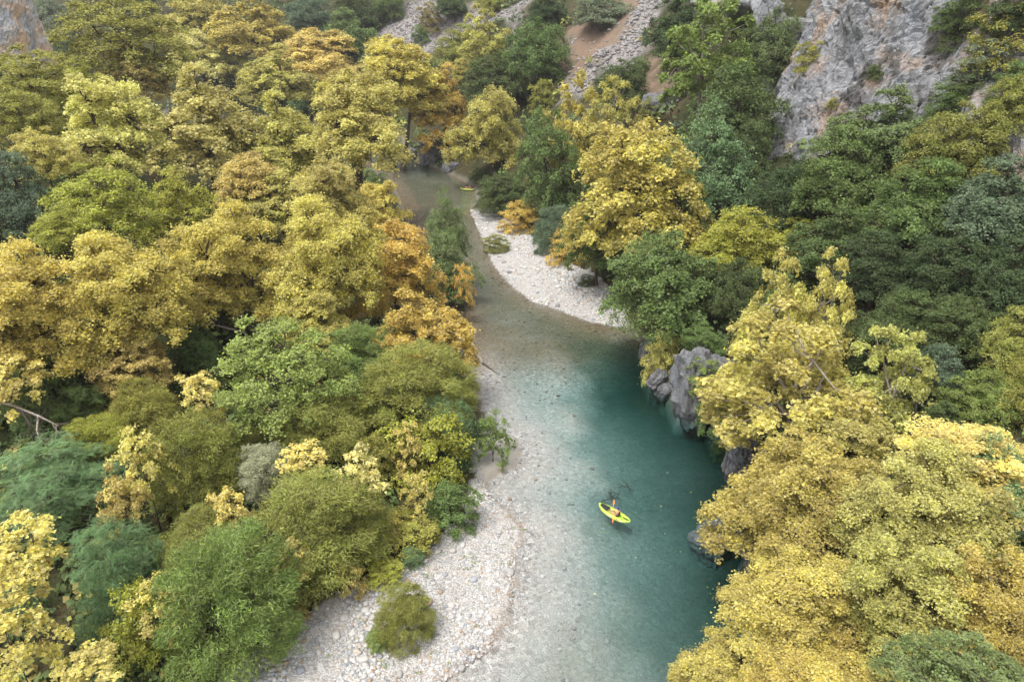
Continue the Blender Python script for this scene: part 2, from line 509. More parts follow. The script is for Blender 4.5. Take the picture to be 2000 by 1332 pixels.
# ------------------------------------------------------------------ ground
def grid_axis(knots):
    xs = []
    for (a, b, st) in knots: xs.append(np.arange(a, b, st))
    return np.concatenate(xs + [[knots[-1][1]]])
GX = grid_axis([(-620, -300, 16), (-300, -120, 4), (-120, -40, 2.4), (-40, 40, .55), (40, 110, 1.6), (110, 300, 6), (300, 520, 18)])
GY = grid_axis([(-90, 0, 6), (0, 26, 1.5), (26, 112, .55), (112, 240, 1.8), (240, 420, 3.6), (420, 800, 16)])
gx, gy = np.meshgrid(GX, GY)
fx, fy = gx.ravel(), gy.ravel()
gz = height(fx, fy)
nx, ny = len(GX), len(GY)
ii, jj = np.meshgrid(np.arange(nx - 1), np.arange(ny - 1))
base = (jj * nx + ii).ravel()
GF = np.stack([base, base + 1, base + 1 + nx, base + nx], 1)
inw, inl, inr, gdl, gdr, gdb, gdbar = zones(fx, fy)
def wpoly(px): return np.array([hit(*p)[0][:2] for p in px])
SCREE = [wpoly([(728,75),(790,10),(835,-10),(1045,-10),(1005,45),(930,55),(900,75),(840,105),(770,95)]),
         wpoly([(1085,175),(1115,70),(1160,30),(1270,-10),(1310,-10),(1262,60),(1255,120),(1170,140),(1110,200)])]
DRY = [wpoly([(1085,170),(1120,60),(1210,-10),(1260,-10),(1200,90),(1140,130)]), wpoly([(1240,250),(1255,130),(1290,110),(1320,170),(1290,215),(1260,260)])]
gn = fbm(fx / 3, fy / 3, 0, 3, 31)
def soft_in(polys, soft=3.0):
    r = np.zeros(len(fx))
    for P in polys:
        d = seg_dist(fx, fy, P); s = np.where(inside(fx, fy, P), d, -d)
        r = np.maximum(r, sstep(-soft, soft, s + gn * 3))
    return r
zscree, zdry = soft_in(SCREE), soft_in(DRY)
zdry = np.maximum(zdry, 0); zscree = zscree * (1 - .85 * zdry)
spit = inside(fx, fy, SPIT)
zgr = np.where(inl | inr, 1.0, sstep(1.2, -.2, gdb + .4 * gn) * .6) * (1 - .9 * spit)
bed = inw & ~(inl | inr)
algae = np.clip(.12 + .85 * sstep(70, 86, fy) + .3 * gn * .5 - .45 * sstep(.45, .1, gdl / (gdl + gdr)) * (fy < 70) + .5 * sstep(45, 32, fy) * sstep(.05, .3, gdl / (gdl + gdr)), 0, 1)
sand = spit * 1.0 + (1 - spit) * bed * sstep(.30, .10, gdl / (gdl + gdr) + .1 * gn) * (fy < 72) * .6
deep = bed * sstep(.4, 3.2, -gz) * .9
ground_me = np_mesh('ground', np.stack([fx, fy, gz], 1), GF, True,
    [('zone', 'POINT', np.stack([zgr, zscree, zdry], 1)), ('bed', 'POINT', bed.astype(float)), ('algae', 'POINT', algae), ('sand', 'POINT', sand), ('deep', 'POINT', deep), ('silt', 'POINT', bed * .5 * sstep(80, 66, fy) * sstep(.4, 2.0, gdl)), ('damp', 'POINT', (~bed) * sstep(.9, .1, gdb + .3 * gn) * .8)], M['ground'])
ground = link('ground', ground_me); tag(ground, kind='structure')

# ------------------------------------------------------------------ water: a closed body whose top is the river surface
wx0, wx1, wy0, wy1 = -300.0, 60.0, -70.0, 345.0
wv = [(x, y, z) for z in (0.0, -9.0) for (x, y) in ((wx0, wy0), (wx1, wy0), (wx1, wy1), (wx0, wy1))]
wf = [(0, 1, 2, 3), (7, 6, 5, 4), (0, 4, 5, 1), (1, 5, 6, 2), (2, 6, 7, 3), (3, 7, 4, 0)]
river = link('river', np_mesh('river', wv, wf, False, None, M['water'])); tag(river, kind='structure')

# ------------------------------------------------------------------ cliffs and rocks
def cliff_mesh(name, P, H, back, lean, seed, nu, nv, amp, mat, dents=()):
    """a wall of rock standing on the polyline P (world x, y, z); its back runs into the hillside"""
    P = np.array(P, float)
    L = np.concatenate([[0], np.cumsum(np.linalg.norm(np.diff(P[:, :2], axis=0), axis=1))])
    u = np.linspace(0, L[-1], nu)
    bx, by, bz = (np.interp(u, L, P[:, k]) for k in range(3))
    k = np.ones(41) / 41
    sm = lambda a: np.convolve(np.pad(a, 20, mode='edge'), k, 'valid')
    bx, by = sm(bx), sm(by)
    tx, ty = np.gradient(bx), np.gradient(by)
    ln = np.hypot(tx, ty); nxn, nyn = ty / ln, -tx / ln
    nface = int(nv * .8)
    hv = np.concatenate([np.linspace(-4, H, nface), np.full(nv - nface, H)])
    bv = np.concatenate([(np.linspace(-4, H, nface)) * lean, np.linspace(H * lean, H * lean + back, nv - nface + 1)[1:]])
    X = bx[None] - nxn[None] * bv[:, None]; Y = by[None] - nyn[None] * bv[:, None]; Z = bz[None] + hv[:, None]
    D = amp * (1.25 * fbm(X / 14, Y / 14, Z / 22, 2, seed) + .40 * ridged(X / 6, Y / 6, Z / 12, 2, seed + 5) - .35)
    st = Z / 3.1 + .8 * fbm(X / 6, Y / 6, Z / 9, 2, seed + 9)
    D = D + amp * .10 * (np.abs(st - np.floor(st) - .5) * 2 - .5) + amp * .07 * fbm(X / 1.3, Y / 1.3, Z / 1.3, 3, seed + 12)
    gap, cv = worley(X / 2.4 + .3 * fbm(X/2, Y/2, Z/2, 2, seed), Y / 2.4, Z / 4.2, seed + 20)
    D = D + amp * (.26 * (cv - .5) - .2 * sstep(.14, .0, gap))
    gap, cv = worley(X / .9, Y / .9, Z / 1.3, seed + 30)
    D = D + amp * (.09 * (cv - .5) - .07 * sstep(.15, .0, gap))
    for q, rad, dp in dents:
        D = D - dp * np.exp(-(((X - q[0]) ** 2 + (Y - q[1]) ** 2 + ((Z - q[2]) * 1.5) ** 2) / rad ** 2) ** 2)
    X = X + nxn[None] * D; Y = Y + nyn[None] * D; Z = Z + .45 * D * (hv > 2)[:, None]
    V = np.stack([X, Y, Z], 2).reshape(-1, 3)
    i, j = np.meshgrid(np.arange(nu - 1), np.arange(nv - 1))
    b = (j * nu + i).ravel()
    return np_mesh(name, V, np.stack([b, b + 1, b + 1 + nu, b + nu], 1), False, None, mat)

c_px = [(1528,318),(1600,322),(1690,305),(1790,300),(1900,305),(2030,330),(2200,380)]
cp = [hit(*p)[0] for p in c_px]
nrm_back = np.array([10.0, 44.0, 6.0])
limestone_cliff = link('limestone_cliff', cliff_mesh('limestone_cliff', [cp[0] + nrm_back] + cp, 60, 30, .27, 41, 300, 200, 1.9, M['cliff']))
tag(limestone_cliff, 'grey limestone cliff streaked orange and black above the dark green slope', 'cliff')
lp = [ray(x, y) * t + np.array([0, 0, CAM_H]) for (x, y, t) in ((-160, 130, 175), (-40, 125, 178), (50, 120, 182), (84, 112, 190), (92, 60, 235))]
warm_cliff = link('warm_cliff', cliff_mesh('warm_cliff', [p - np.array([0, 0, 6]) for p in lp], 55, 20, .10, 77, 120, 110, 1.6, M['cliff_warm'], [(ray(12, 66) * 178 + np.array([0, 0, CAM_H]), 1.7, 5.0)]))
tag(warm_cliff, 'pale orange and grey cliff rising in the top left corner', 'cliff')
gp = [hit(*p)[0] for p in ((1478,215),(1500,190),(1545,150),(1570,90))]
gully_outcrop = link('gully_outcrop', cliff_mesh('gully_outcrop', [gp[0] + np.array([6, 12, 2])] + gp, 15, 14, .6, 91, 110, 90, 1.2, M['cliff']))
tag(gully_outcrop, 'narrow dark grey rock outcrop in the gully behind the big cliff', 'rock outcrop')

def ico(sub):
    import bmesh
    bm = bmesh.new(); bmesh.ops.create_icosphere(bm, subdivisions=sub, radius=1.0)
    V = np.array([v.co[:] for v in bm.verts]); F = np.array([[v.index for v in f.verts] for f in bm.faces]); bm.free()
    return V, F
ICO = {k: ico(k) for k in (1, 2, 3, 4)}
def rock_shape(name, sx, sy, sz, seed, rough=.3, sub=4, mat=None, smooth=None):
    V, F = ICO[sub]
    # squash towards a box so that faces and edges read, then break it up
    q = np.sign(V) * np.abs(V) ** .7
    q = q / np.max(np.abs(q), axis=1, keepdims=True) * .55 + V * .5
    sc = np.array([sx, sy, sz]); W = q * sc
    m = max(sx, sy, sz)
    d = rough * (.6 * fbm(*(W / (m * .7)).T, 3, seed) + .45 * ridged(*(W / (m * .33)).T, 3, seed + 3) - .2)
    d = d + rough * .22 * fbm(*(W / (m * .09)).T, 3, seed + 8)
    if sub > 2:
        gap, cv = worley(*(W / (m * .42)).T, seed + 11)
        d = d + rough * (.32 * (cv - .5) - .35 * sstep(.14, 0, gap))
    W = W + V * d[:, None] * m * .6
    return np_mesh(name, W, F, sub <= 2 if smooth is None else smooth, None, mat or M['rock'])
def rock(px, py, w, h, label, seed, rz=0.0, deep=.8, cat='rock', rough=.28, tilt=0.0, sink=0.0, name='rock'):
    """a rock whose foot shows at the pixel (px, py) on the bank or the water line, w x h metres"""
    d = ray(px, py); t = -CAM_H / d[2]
    P = d * t + np.array([0, 0, CAM_H])
    o = link(name, rock_shape(name, w / 2, w * deep / 2, h * .62, seed, rough))
    o.location = (P[0], P[1] + w * deep * .35, h * .38 - sink); o.rotation_euler = (tilt, tilt * .6, rz)
    tag(o, label, cat)
    return o
rock(1358, 813, 4.2, 7.4, 'tall grey crag rising straight from the deep green pool', 5, .3, .9, 'rock', .26, -.12, name='bank_crag')
rock(1392, 812, 3.6, 6.5, 'mossy rock shoulder right of the tall crag, under green leaves', 15, .9, .9, name='bank_crag')
rock(1378, 735, 2.8, 4.6, 'pale rock knob above the crag, below the leaning oak', 25, .4, .9, name='bank_crag')
rock(1286, 757, 2.3, 2.2, 'slanting slab of rock dipping into the water left of the crag', 8, .9, .7, 'rock', .2, .5, name='rock_slab')
rock(1303, 765, 2.2, 1.8, 'low wet slab half under water beside the crag', 9, .7, .8, 'rock', .2, .4, 1.0, name='rock_slab')
rock(1272, 705, 2.6, 2.2, 'brown bank rock under small yellow leaves at the pool edge', 10, .2, .9)
rock(1446, 928, 2.6, 3.8, 'rounded grey rock below the yellow plane, at the dark water', 11, .2, .9, 'rock', .22, name='bank_crag')
rock(1492, 985, 2.6, 3.0, 'dark rock behind bare twigs at the right bank', 18, .6, .9, name='bank_crag')
rock(1500, 1012, 2.2, 1.8, 'small brown rock under overhanging yellow leaves', 13, .5, 1.0)
o = rock(1436, 1052, 3.2, 2.6, 'long submerged brown rock reaching into the river at right', 12, -.75, 2.6, 'rock', .2, 0, 2.9)
rock(1475, 1090, 2.2, 2.4, 'dark wet rock foot where the right bank meets the current', 14, .4, 1.0)
rock(842, 322, 7.0, 6.5, 'grey boulder on the far bank at the river bend', 16, .3, .9)
rock(880, 338, 4.5, 2.6, 'low brown rock on the far bank right of the grey boulder', 17, .8, .9)
rock(796, 312, 5.0, 3.0, 'dark rock under the far yellow plane trunk at the bend', 19, .2, .9)
slate = rock(1300, 222, 9, 4.5, 'dark slate ledge below the reddish path of bare soil', 20, .2, .6)
slate.location = tuple(hit(1298, 212)[0] + np.array([0, 1, .3]))

# ------------------------------------------------------------------ gravel banks: 300 single stones, the rest as pebbles
def bar_object(name, poly, label):
    """a thin sheet of gravel following the bank"""
    x0, y0 = poly.min(0); x1, y1 = poly.max(0)
    xs = np.arange(x0, x1, .45); ys = np.arange(max(y0, 18), y1, .45)
    X, Y = np.meshgrid(xs, ys); n, m = len(xs), len(ys)
    i, j = np.meshgrid(np.arange(n - 1), np.arange(m - 1)); b = (j * n + i).ravel()
    F = np.stack([b, b + 1, b + 1 + n, b + n], 1)
    ok = inside(X.ravel(), Y.ravel(), poly)
    F = F[ok[F].all(1)]
    V = np.stack([X.ravel(), Y.ravel(), height(X.ravel(), Y.ravel()) + .025], 1)
    used = np.unique(F); mp = np.zeros(len(V), int); mp[used] = np.arange(len(used))
    k = len(used)
    o = link(name, np_mesh(name, V[used], mp[F], True, [('zone', 'POINT', np.tile([[1., 0, 0]], (k, 1))), ('bed', 'POINT', np.zeros(k)), ('algae', 'POINT', np.zeros(k)), ('sand', 'POINT', np.zeros(k)), ('deep', 'POINT', np.zeros(k)), ('silt', 'POINT', np.zeros(k)), ('damp', 'POINT', sstep(.9, .1, seg_dist(V[used, 0], V[used, 1], LB, False) + .3 * fbm(V[used, 0], V[used, 1], 0, 2, 5)) * .8)], M['ground']))
    tag(o, None, None, None, 'structure')
    return o
near_bank = bar_object('gravel_bank', BARL, '')
far_bank = bar_object('gravel_bank', BARR, '')

STONE_TONES = 0.80 * np.array([(.62, .60, .57), (.50, .49, .48), (.66, .65, .64), (.40, .42, .46), (.55, .48, .41), (.34, .35, .36), (.46, .36, .27), (.58, .55, .54)])
TONE_P = np.array([.24, .20, .20, .08, .11, .06, .05, .06])
def in_poly_points(n, poly, seed):
    r = np.random.default_rng(seed); x0, y0 = poly.min(0); x1, y1 = poly.max(0); y0 = max(y0, 24)
    P = np.empty((0, 2))
    while len(P) < n:
        q = r.random((n * 3, 2)) * [x1 - x0, y1 - y0] + [x0, y0]
        P = np.concatenate([P, q[inside(q[:, 0], q[:, 1], poly)]])
    return P[:n]
stone_meshes = []
for k in range(8):
    r = np.random.default_rng(50 + k)
    stone_meshes.append(rock_shape('stone', .5 * r.uniform(.85, 1.2), .5 * r.uniform(.7, .95), .5 * r.uniform(.5, .75), 60 + k, .14, 2, M['stone']))
def lay_stones(bank, poly, n, lo, hi, seed, accept=None):
    r = np.random.default_rng(seed)
    P = in_poly_points(n * 6, poly, seed); placed = []
    for p in P:
        if len(placed) >= n: break
        s = lo + (hi - lo) * r.random() ** 2.2
        if accept is not None and not accept(p, r): continue
        if any((p[0] - q[0]) ** 2 + (p[1] - q[1]) ** 2 < ((s + q[2]) * .48) ** 2 for q in placed): continue
        placed.append((p[0], p[1], s))
    Z = height(np.array([q[0] for q in placed]), np.array([q[1] for q in placed]))
    for (x, y, s), z in zip(placed, Z):
        o = bpy.data.objects.new('stone', stone_meshes[int(r.integers(8))]); COL.objects.link(o)
        o.parent = bank; o.location = (x, y, z + s * .10)
        o.scale = (s, s, s); o.rotation_euler = (r.normal(0, .12), r.normal(0, .12), r.uniform(0, 6.28))
        c = STONE_TONES[r.choice(8, p=TONE_P)] * r.uniform(.85, 1.1); o.color = (*c, 1)
lay_stones(near_bank, BARL, 285, .24, .64, 5, lambda p, r: p[1] < 52 and r.random() < .35 + .65 * sstep(3, 9, abs(p[0] - np.interp(p[1], [30, 40, 50], [-3, 0, 1]))))
lay_stones(far_bank, BARR, 140, .45, .85, 6)

def pebble_mass(name, bank, poly, n, lo, hi, seed, extra=None):
    r = np.random.default_rng(seed)
    P = in_poly_points(n, poly, seed) if extra is None else extra
    n = len(P)
    import bmesh
    bm = bmesh.new(); bmesh.ops.create_icosphere(bm, subdivisions=1, radius=1.0)
    V0 = np.array([v.co[:] for v in bm.verts]); F0 = np.array([[v.index for v in f.verts] for f in bm.faces]); bm.free()
    if extra is None:                                     # sorted by the current: coarse bands, fine bands, bare sand
        nz = fbm(P[:, 0] / 2.6, P[:, 1] / 4.5, 0, 3, seed)
        P = P[nz > -.55]; nz = nz[nz > -.55]; n = len(P)
    else: nz = np.zeros(n)
    s = (lo + (hi - lo) * r.random(n) ** 2.5) * np.clip(1 + .9 * nz, .5, 1.7)
    sc = np.stack([s * r.uniform(.8, 1.25, n), s * r.uniform(.7, 1.0, n), s * r.uniform(.45, .75, n)], 1) * .5
    a = r.uniform(0, 6.283, n); ca, sa = np.cos(a), np.sin(a)
    W = V0[None] * sc[:, None] * (1 + r.normal(0, .09, (n, len(V0), 1)))
    X = W[..., 0] * ca[:, None] - W[..., 1] * sa[:, None]; Y = W[..., 0] * sa[:, None] + W[..., 1] * ca[:, None]
    z = height(P[:, 0], P[:, 1])
    V = np.stack([X + P[:, :1], Y + P[:, 1:2], W[..., 2] + (z + s * .12)[:, None]], 2).reshape(-1, 3)
    F = (F0[None] + (np.arange(n) * len(V0))[:, None, None]).reshape(-1, 3)
    c = STONE_TONES[r.choice(8, n, p=TONE_P)] * r.uniform(.8, 1.12, (n, 1))
    o = link(name, np_mesh(name, V, F, True, [('tone', 'POINT', np.repeat(c, len(V0), 0))], M['pebble']), bank)
    tag(o, kind='stuff')
    return o
pebble_mass('pebbles', near_bank, BARL[(BARL[:, 1] > -1)], 13500, .07, .32, 15)
pebble_mass('pebbles', far_bank, BARR, 8500, .16, .42, 16)

# stones lying on the shallow bed, seen through the water
r = np.random.default_rng(33)
q = np.stack([r.uniform(-30, 20, 9000), r.uniform(30, 165, 9000)], 1)
iw, _, _, ql, qr, qb, _ = zones(q[:, 0], q[:, 1])
qh = height(q[:, 0], q[:, 1])
keep = iw & (qh > -1.1) & (qb > .15) & (r.random(9000) < np.where(q[:, 1] > 74, .85, .4))
o = pebble_mass('bed_stones', ground, None, 0, .14, .5, 17, q[keep])
def retone(o, f):
    a = o.data.attributes['tone']; n = len(a.data)
    buf = np.empty(n * 4, np.float32); a.data.foreach_get('color', buf); buf = buf.reshape(-1, 4)
    co = np.empty(n * 3, np.float32); o.data.vertices.foreach_get('co', co); co = co.reshape(-1, 3)
    buf[:, :3] = f(buf[:, :3], co); a.data.foreach_set('color', buf.ravel())
# algae-brown stones upstream, paler ones by the lower beach
retone(o, lambda c, p: c * (.7 + .3 * sstep(70, 90, p[:, 1:2])) * (1 - sstep(68, 86, p[:, 1:2]) * np.array([.50, .61, .74])))
# the stones of the scree
def scree_stones():
    r = np.random.default_rng(44); pts = []
    for P in SCREE:
        pts.append(in_poly_points(2700, P, int(r.integers(1e6))))
    P = np.concatenate(pts)
    dry = np.zeros(len(P), bool)
    for D in DRY: dry |= inside(P[:, 0], P[:, 1], D)
    P = P[~dry | (r.random(len(P)) < .06)]
    o = pebble_mass('scree', ground, None, 0, .35, 1.5, 45, P)
    retone(o, lambda c, p: (c.mean(1, keepdims=True) * .85 + c * .15) * np.array([.60, .57, .57]))
scree_stones()

# brown leaves blown against the foot of the thicket and along the water's edge
def leaf_litter(name, poly, n, seed, ymax):
    r = np.random.default_rng(seed); P = in_poly_points(n, poly, seed)
    e = seg_dist(P[:, 0], P[:, 1], poly)
    P = P[(P[:, 1] < ymax) & (r.random(len(P)) < np.exp(-e / .7)) & (fbm(P[:, 0] / 1.5, P[:, 1] / 1.5, 0, 2, seed) > -.1)]
    n = len(P); z = height(P[:, 0], P[:, 1])
    T0 = np.array([(-.5, 0, 0), (0, .3, .05), (.5, 0, 0), (0, -.3, .05)]); a = r.uniform(0, 6.28, n); s = r.uniform(.08, .16, n)
    V = np.stack([P[:, :1] + s[:, None] * (T0[None, :, 0] * np.cos(a)[:, None] - T0[None, :, 1] * np.sin(a)[:, None]),
                  P[:, 1:2] + s[:, None] * (T0[None, :, 0] * np.sin(a)[:, None] + T0[None, :, 1] * np.cos(a)[:, None]),
                  (z + .09 + r.uniform(0, .08, n))[:, None] + s[:, None] * T0[None, :, 2]], 2).reshape(-1, 3)
    F = (np.array([(0, 1, 2), (0, 2, 3)])[None] + (np.arange(n) * 4)[:, None, None]).reshape(-1, 3)
    c = np.array([(.30, .15, .08), (.42, .25, .11), (.22, .13, .08)])[r.integers(0, 3, n)]
    o = link(name, np_mesh(name, V, F, False, [('tone', 'POINT', np.repeat(c, 4, 0))], M['pebble'])); tag(o, 'fallen brown leaves on the gravel', None, None, 'stuff')
leaf_litter('fallen_leaves', BARL[BARL[:, 1] > 15], 4200, 19, 60)
leaf_litter('fallen_leaves', BARR, 6000, 20, 200)

# ------------------------------------------------------------------ leaves, crowns, trunks (unit crowns: radius 1, centre at the origin)
def fan(verts):                                          # triangles from vertex 0
    n = len(verts)
    return np.array([(0, k, k + 1) for k in range(1, n - 1)])
LEAF = {
    'plane': np.array([(0, -.45, 0), (.5, -.18, .05), (.26, .05, -.04), (.30, .42, .06), (0, .62, -.02), (-.30, .42, .06), (-.26, .05, -.04), (-.5, -.18, .05)]),
    'oval': np.array([(0, -.5, 0), (.3, 0, .08), (0, .5, 0), (-.3, 0, .08)]),
    'narrow': np.array([(0, -.75, 0), (.13, 0, .04), (0, .75, -.05), (-.13, 0, .04)]),
}
LEAF_F = {k: fan(v) for k, v in LEAF.items()}
LEAF['plane'] = np.array([(0, -.45, 0), (.55, -.2, .06), (.24, .3, -.03), (-.26, -.02, 0), (.26, -.02, 0), (0, .68, .05), (0, -.45, 0), (-.24, .3, -.03), (-.55, -.2, .06)])
LEAF_F['plane'] = np.array([(0, 1, 2), (3, 4, 5), (6, 7, 8)])
def frond():
    V, F = [], []
    for k in range(7):
        y = -.8 + k * .26; z = .10 - .22 * (k / 6) ** 2; ln = .30 * (1 - .07 * abs(k - 3))
        for s in (-1, 1):
            b = len(V)
            V += [(0, y - .03, z), (s * ln, y + .14, z - .05), (s * ln * .35, y + .16, z - .01)]
            F += [(b, b + 1, b + 2)]
    return np.array(V), np.array(F)
LEAF['frond'], LEAF_F['frond'] = frond()

def unit(v): return v / (np.linalg.norm(v, axis=-1, keepdims=True) + 1e-9)

def spread(cands, n):
    """greedy farthest-point choice: evenly spread but irregular"""
    idx = [0]; d = ((cands - cands[0]) ** 2).sum(1)
    for _ in range(n - 1):
        k = int(np.argmax(d)); idx.append(k)
        d = np.minimum(d, ((cands - cands[k]) ** 2).sum(1))
    return cands[idx]

def build_leaves(name, C, Nn, size, kind, lv, pv, r, along=None):
    """place a leaf of the given kind at every point C facing Nn"""
    n = len(C)
    t = unit(np.cross(Nn, r.normal(size=(n, 3)))) if along is None else unit(along - Nn * (along * Nn).sum(1, keepdims=True))
    b = np.cross(Nn, t)
    T, F0 = LEAF[kind], LEAF_F[kind]
    V = C[:, None] + size[:, None, None] * (T[None, :, 0, None] * b[:, None] + T[None, :, 1, None] * t[:, None] + T[None, :, 2, None] * Nn[:, None])
    F = (F0[None] + (np.arange(n) * len(T))[:, None, None]).reshape(-1, 3)
    return np_mesh(name, V.reshape(-1, 3), F, False, [('leaf_var', 'FACE', np.repeat(lv, len(F0))), ('pad_var', 'FACE', np.repeat(pv, len(F0)))], M['leaf'])

def tubes(name, paths, mat, seg=6):
    """paths: list of (points (k,3), radii (k,))"""
    V, F = [], []; off = 0
    ang = np.arange(seg) * 2 * np.pi / seg
    for P, R in paths:
        P = np.asarray(P, float); R = np.asarray(R, float); k = len(P)
        T = unit(np.gradient(P, axis=0))
        ref = np.where(np.abs(T[:, 2:3]) > .9, np.array([[1., 0, 0]]), np.array([[0, 0, 1.]]))
        U = unit(np.cross(T, ref)); W = np.cross(T, U)
        ring = P[:, None] + R[:, None, None] * (np.cos(ang)[None, :, None] * U[:, None] + np.sin(ang)[None, :, None] * W[:, None])
        V.append(ring.reshape(-1, 3)); V.append(P[-1:])
        for a in range(k - 1):
            for s in range(seg):
                s2 = (s + 1) % seg
                F.append((off + a * seg + s, off + a * seg + s2, off + (a + 1) * seg + s2)); F.append((off + a * seg + s, off + (a + 1) * seg + s2, off + (a + 1) * seg + s))
        tip = off + k * seg
        for s in range(seg): F.append((off + (k - 1) * seg + s, off + (k - 1) * seg + (s + 1) % seg, tip))
        off += k * seg + 1
    return np_mesh(name, np.concatenate(V), np.array(F), True, None, mat)

def limb(a, b, r0, r1, r, sag=.12, k=6):
    t = np.linspace(0, 1, k)[:, None]
    P = a * (1 - t) + b * t
    ln = np.linalg.norm(b - a)
    P = P + np.sin(t * np.pi) * np.array([0, 0, -sag * ln]) + r.normal(0, .035 * ln, (k, 3)) * np.sin(t * np.pi)
    return P, r0 + (r1 - r0) * t[:, 0]

PROTO = {}
def crown(key, seed, pads=60, pad_r=.24, twigs=22, leaves=18, kind='plane', size=.035, zmin=-.45, shell=.72, flat_=.55, cone=0.0, bare=0.0, up=.6, tw=.2, irr=.25, thick=.05, bark='bark', droop=0.0, spiky=0.0, lobes=0):
    r = np.random.default_rng(seed)
    # pad centres near the shell of a lumpy dome
    c = unit(r.normal(size=(6000, 3)))
    if lobes:
        # several boughs, each a dome of its own, make the crown's outline
        lc = unit(r.normal(size=(300, 3))); lc = lc[lc[:, 2] > zmin * .6] * np.array([1, 1, .8])
        lc = spread(lc, lobes) * r.uniform(.45, .75, (lobes, 1)); lr = r.uniform(.32, .55, lobes)
        k = r.integers(0, lobes, len(c)); o_ = c.copy(); o_[:, 2] = np.where(o_[:, 2] < -.3, -o_[:, 2], o_[:, 2])
        c = lc[k] + o_ * lr[k, None] * (.75 + .25 * r.random((len(c), 1)))
        inn = (np.linalg.norm(c[:, None] - lc[None], axis=2) < lr[None] * .72).any(1)
        c = c[~inn]
    else:
        c = c[c[:, 2] > zmin]
        rad = shell + (1 - shell) * r.random(len(c)) ** .6
        c = c * rad[:, None]
    lump = 1 + irr * fbm(c[:, 0] * 1.3, c[:, 1] * 1.3, c[:, 2] * 1.3, 2, seed)
    c = c * lump[:, None]
    if cone: c[:, :2] *= np.clip(1 - cone * (c[:, 2:] + .2), .12, 1.2)
    outer = spread(c, pads)
    inner = spread(c * r.uniform(.35, .7, (len(c), 1)), max(3, int(pads * .28)))
    if bare: outer = outer[r.random(len(outer)) > bare]
    pc = np.concatenate([outer, inner]); npd = len(pc)
    pr = pad_r * r.uniform(.65, 1.3, npd)
    o = unit(pc - np.array([0, 0, -.5])); nrm = unit(o * (1 - up) + np.array([0, 0, up]) + r.normal(0, .12, (npd, 3)))
    tan = unit(np.cross(nrm, np.array([[.31, .87, .2]]))); bit = np.cross(nrm, tan)
    # bring the whole crown, leaves included, to radius 1
    ext = np.percentile(np.hypot(pc[:, 0], pc[:, 1]), 93) + pad_r * .8
    ez = np.percentile(np.abs(pc[:, 2] - (pc[:, 2].max() + pc[:, 2].min()) / 2), 96) + pad_r * .6
    pc[:, 2] -= (pc[:, 2].max() + pc[:, 2].min()) / 2
    pc = pc / np.array([ext, ext, ez]); pr = pr / ext
    outer = pc[:len(outer)]
    # twigs over each pad: a ragged dome
    nt = npd * twigs; pid = np.repeat(np.arange(npd), twigs)
    rr = np.sqrt(r.random(nt)); th = r.uniform(0, 6.283, nt)
    rim = 1 + .35 * np.sin(th * 3 + pid * 1.7) * rr + .2 * np.sin(th * 5 + pid)
    lx, ly = rr * rim * np.cos(th), rr * rim * np.sin(th)
    lz = flat_ * (1 - rr ** 2) * 1.1 - .25 + r.normal(0, .16, nt) + spiky * r.random(nt) ** 2
    tc = pc[pid] + pr[pid, None] * (lx[:, None] * tan[pid] + ly[:, None] * bit[pid] + lz[:, None] * nrm[pid])
    tc[:, 2] -= droop * rr * pr[pid]
    tn = unit(nrm[pid] * .75 + .65 * (lx[:, None] * tan[pid] + ly[:, None] * bit[pid]) + r.normal(0, .25, (nt, 3)))
    # leaves round each twig
    nl = nt * leaves; lid = np.repeat(np.arange(nt), leaves)
    spreadv = r.normal(0, 1, (nl, 3)); spreadv -= .45 * tn[lid] * (spreadv * tn[lid]).sum(1, keepdims=True)
    C = tc[lid] + spreadv * (tw * pr[pid[lid]])[:, None]
    stray = r.random(nl) < .07
    C = C + stray[:, None] * (tn[lid] * .7 + r.normal(0, .4, (nl, 3))) * (pad_r * .4)
    if spiky: C = C + tn[lid] * (r.random(nl) ** 1.5 * spiky * .5 * pr[pid[lid]])[:, None]
    Nn = unit(tn[lid] * .9 + np.array([0, 0, .35]) + r.normal(0, .55, (nl, 3)))
    sz = size * r.uniform(.65, 1.25, nl)
    lv = np.clip(.5 + .22 * r.normal(size=nl) + .14 * r.normal(size=nt)[lid], 0, 1)
    pv = np.clip(.5 + .24 * r.normal(size=npd), 0, 1)[pid[lid]]
    along = None
    if kind in ('narrow', 'frond'):
        along = unit(tn[lid] * (.8 if kind == 'narrow' else .25) + r.normal(0, .5, (nl, 3)) + (pc[pid[lid]] * np.array([1, 1, 0])) * .6)
        if kind == 'narrow': Nn = unit(r.normal(size=(nl, 3)) + np.array([0, 0, .6]))
    cm = build_leaves('crown', C, Nn, sz, kind, lv, pv, r, along)
    # limbs from the stem head to the pads
    heads = [np.array([r.normal(0, .05), r.normal(0, .05), z]) for z in (-.75, -.5, -.25, 0.0)]
    paths = []
    mains = spread(outer * .55, 7)
    for m in mains:
        h = heads[int(r.integers(0, 3))]
        paths.append(limb(h, m, thick * .8, thick * .38, r, .1))
    for k in range(npd):
        m = mains[int(np.argmin(((mains - pc[k]) ** 2).sum(1)))]
        paths.append(limb(m, pc[k] - nrm[k] * pr[k] * .2, thick * .34, thick * .1, r, .08, 5))
        if k % 2 == 0 or kind == 'plane':
            e = pc[k] + pr[k] * (.8 * tan[k] * r.normal() + .8 * bit[k] * r.normal())
            paths.append(limb(pc[k] - nrm[k] * pr[k] * .2, e, thick * .12, thick * .05, r, .05, 4))
    bm_ = tubes('branches', paths, M[bark], 5)
    PROTO[key] = (cm, bm_, thick, bark)

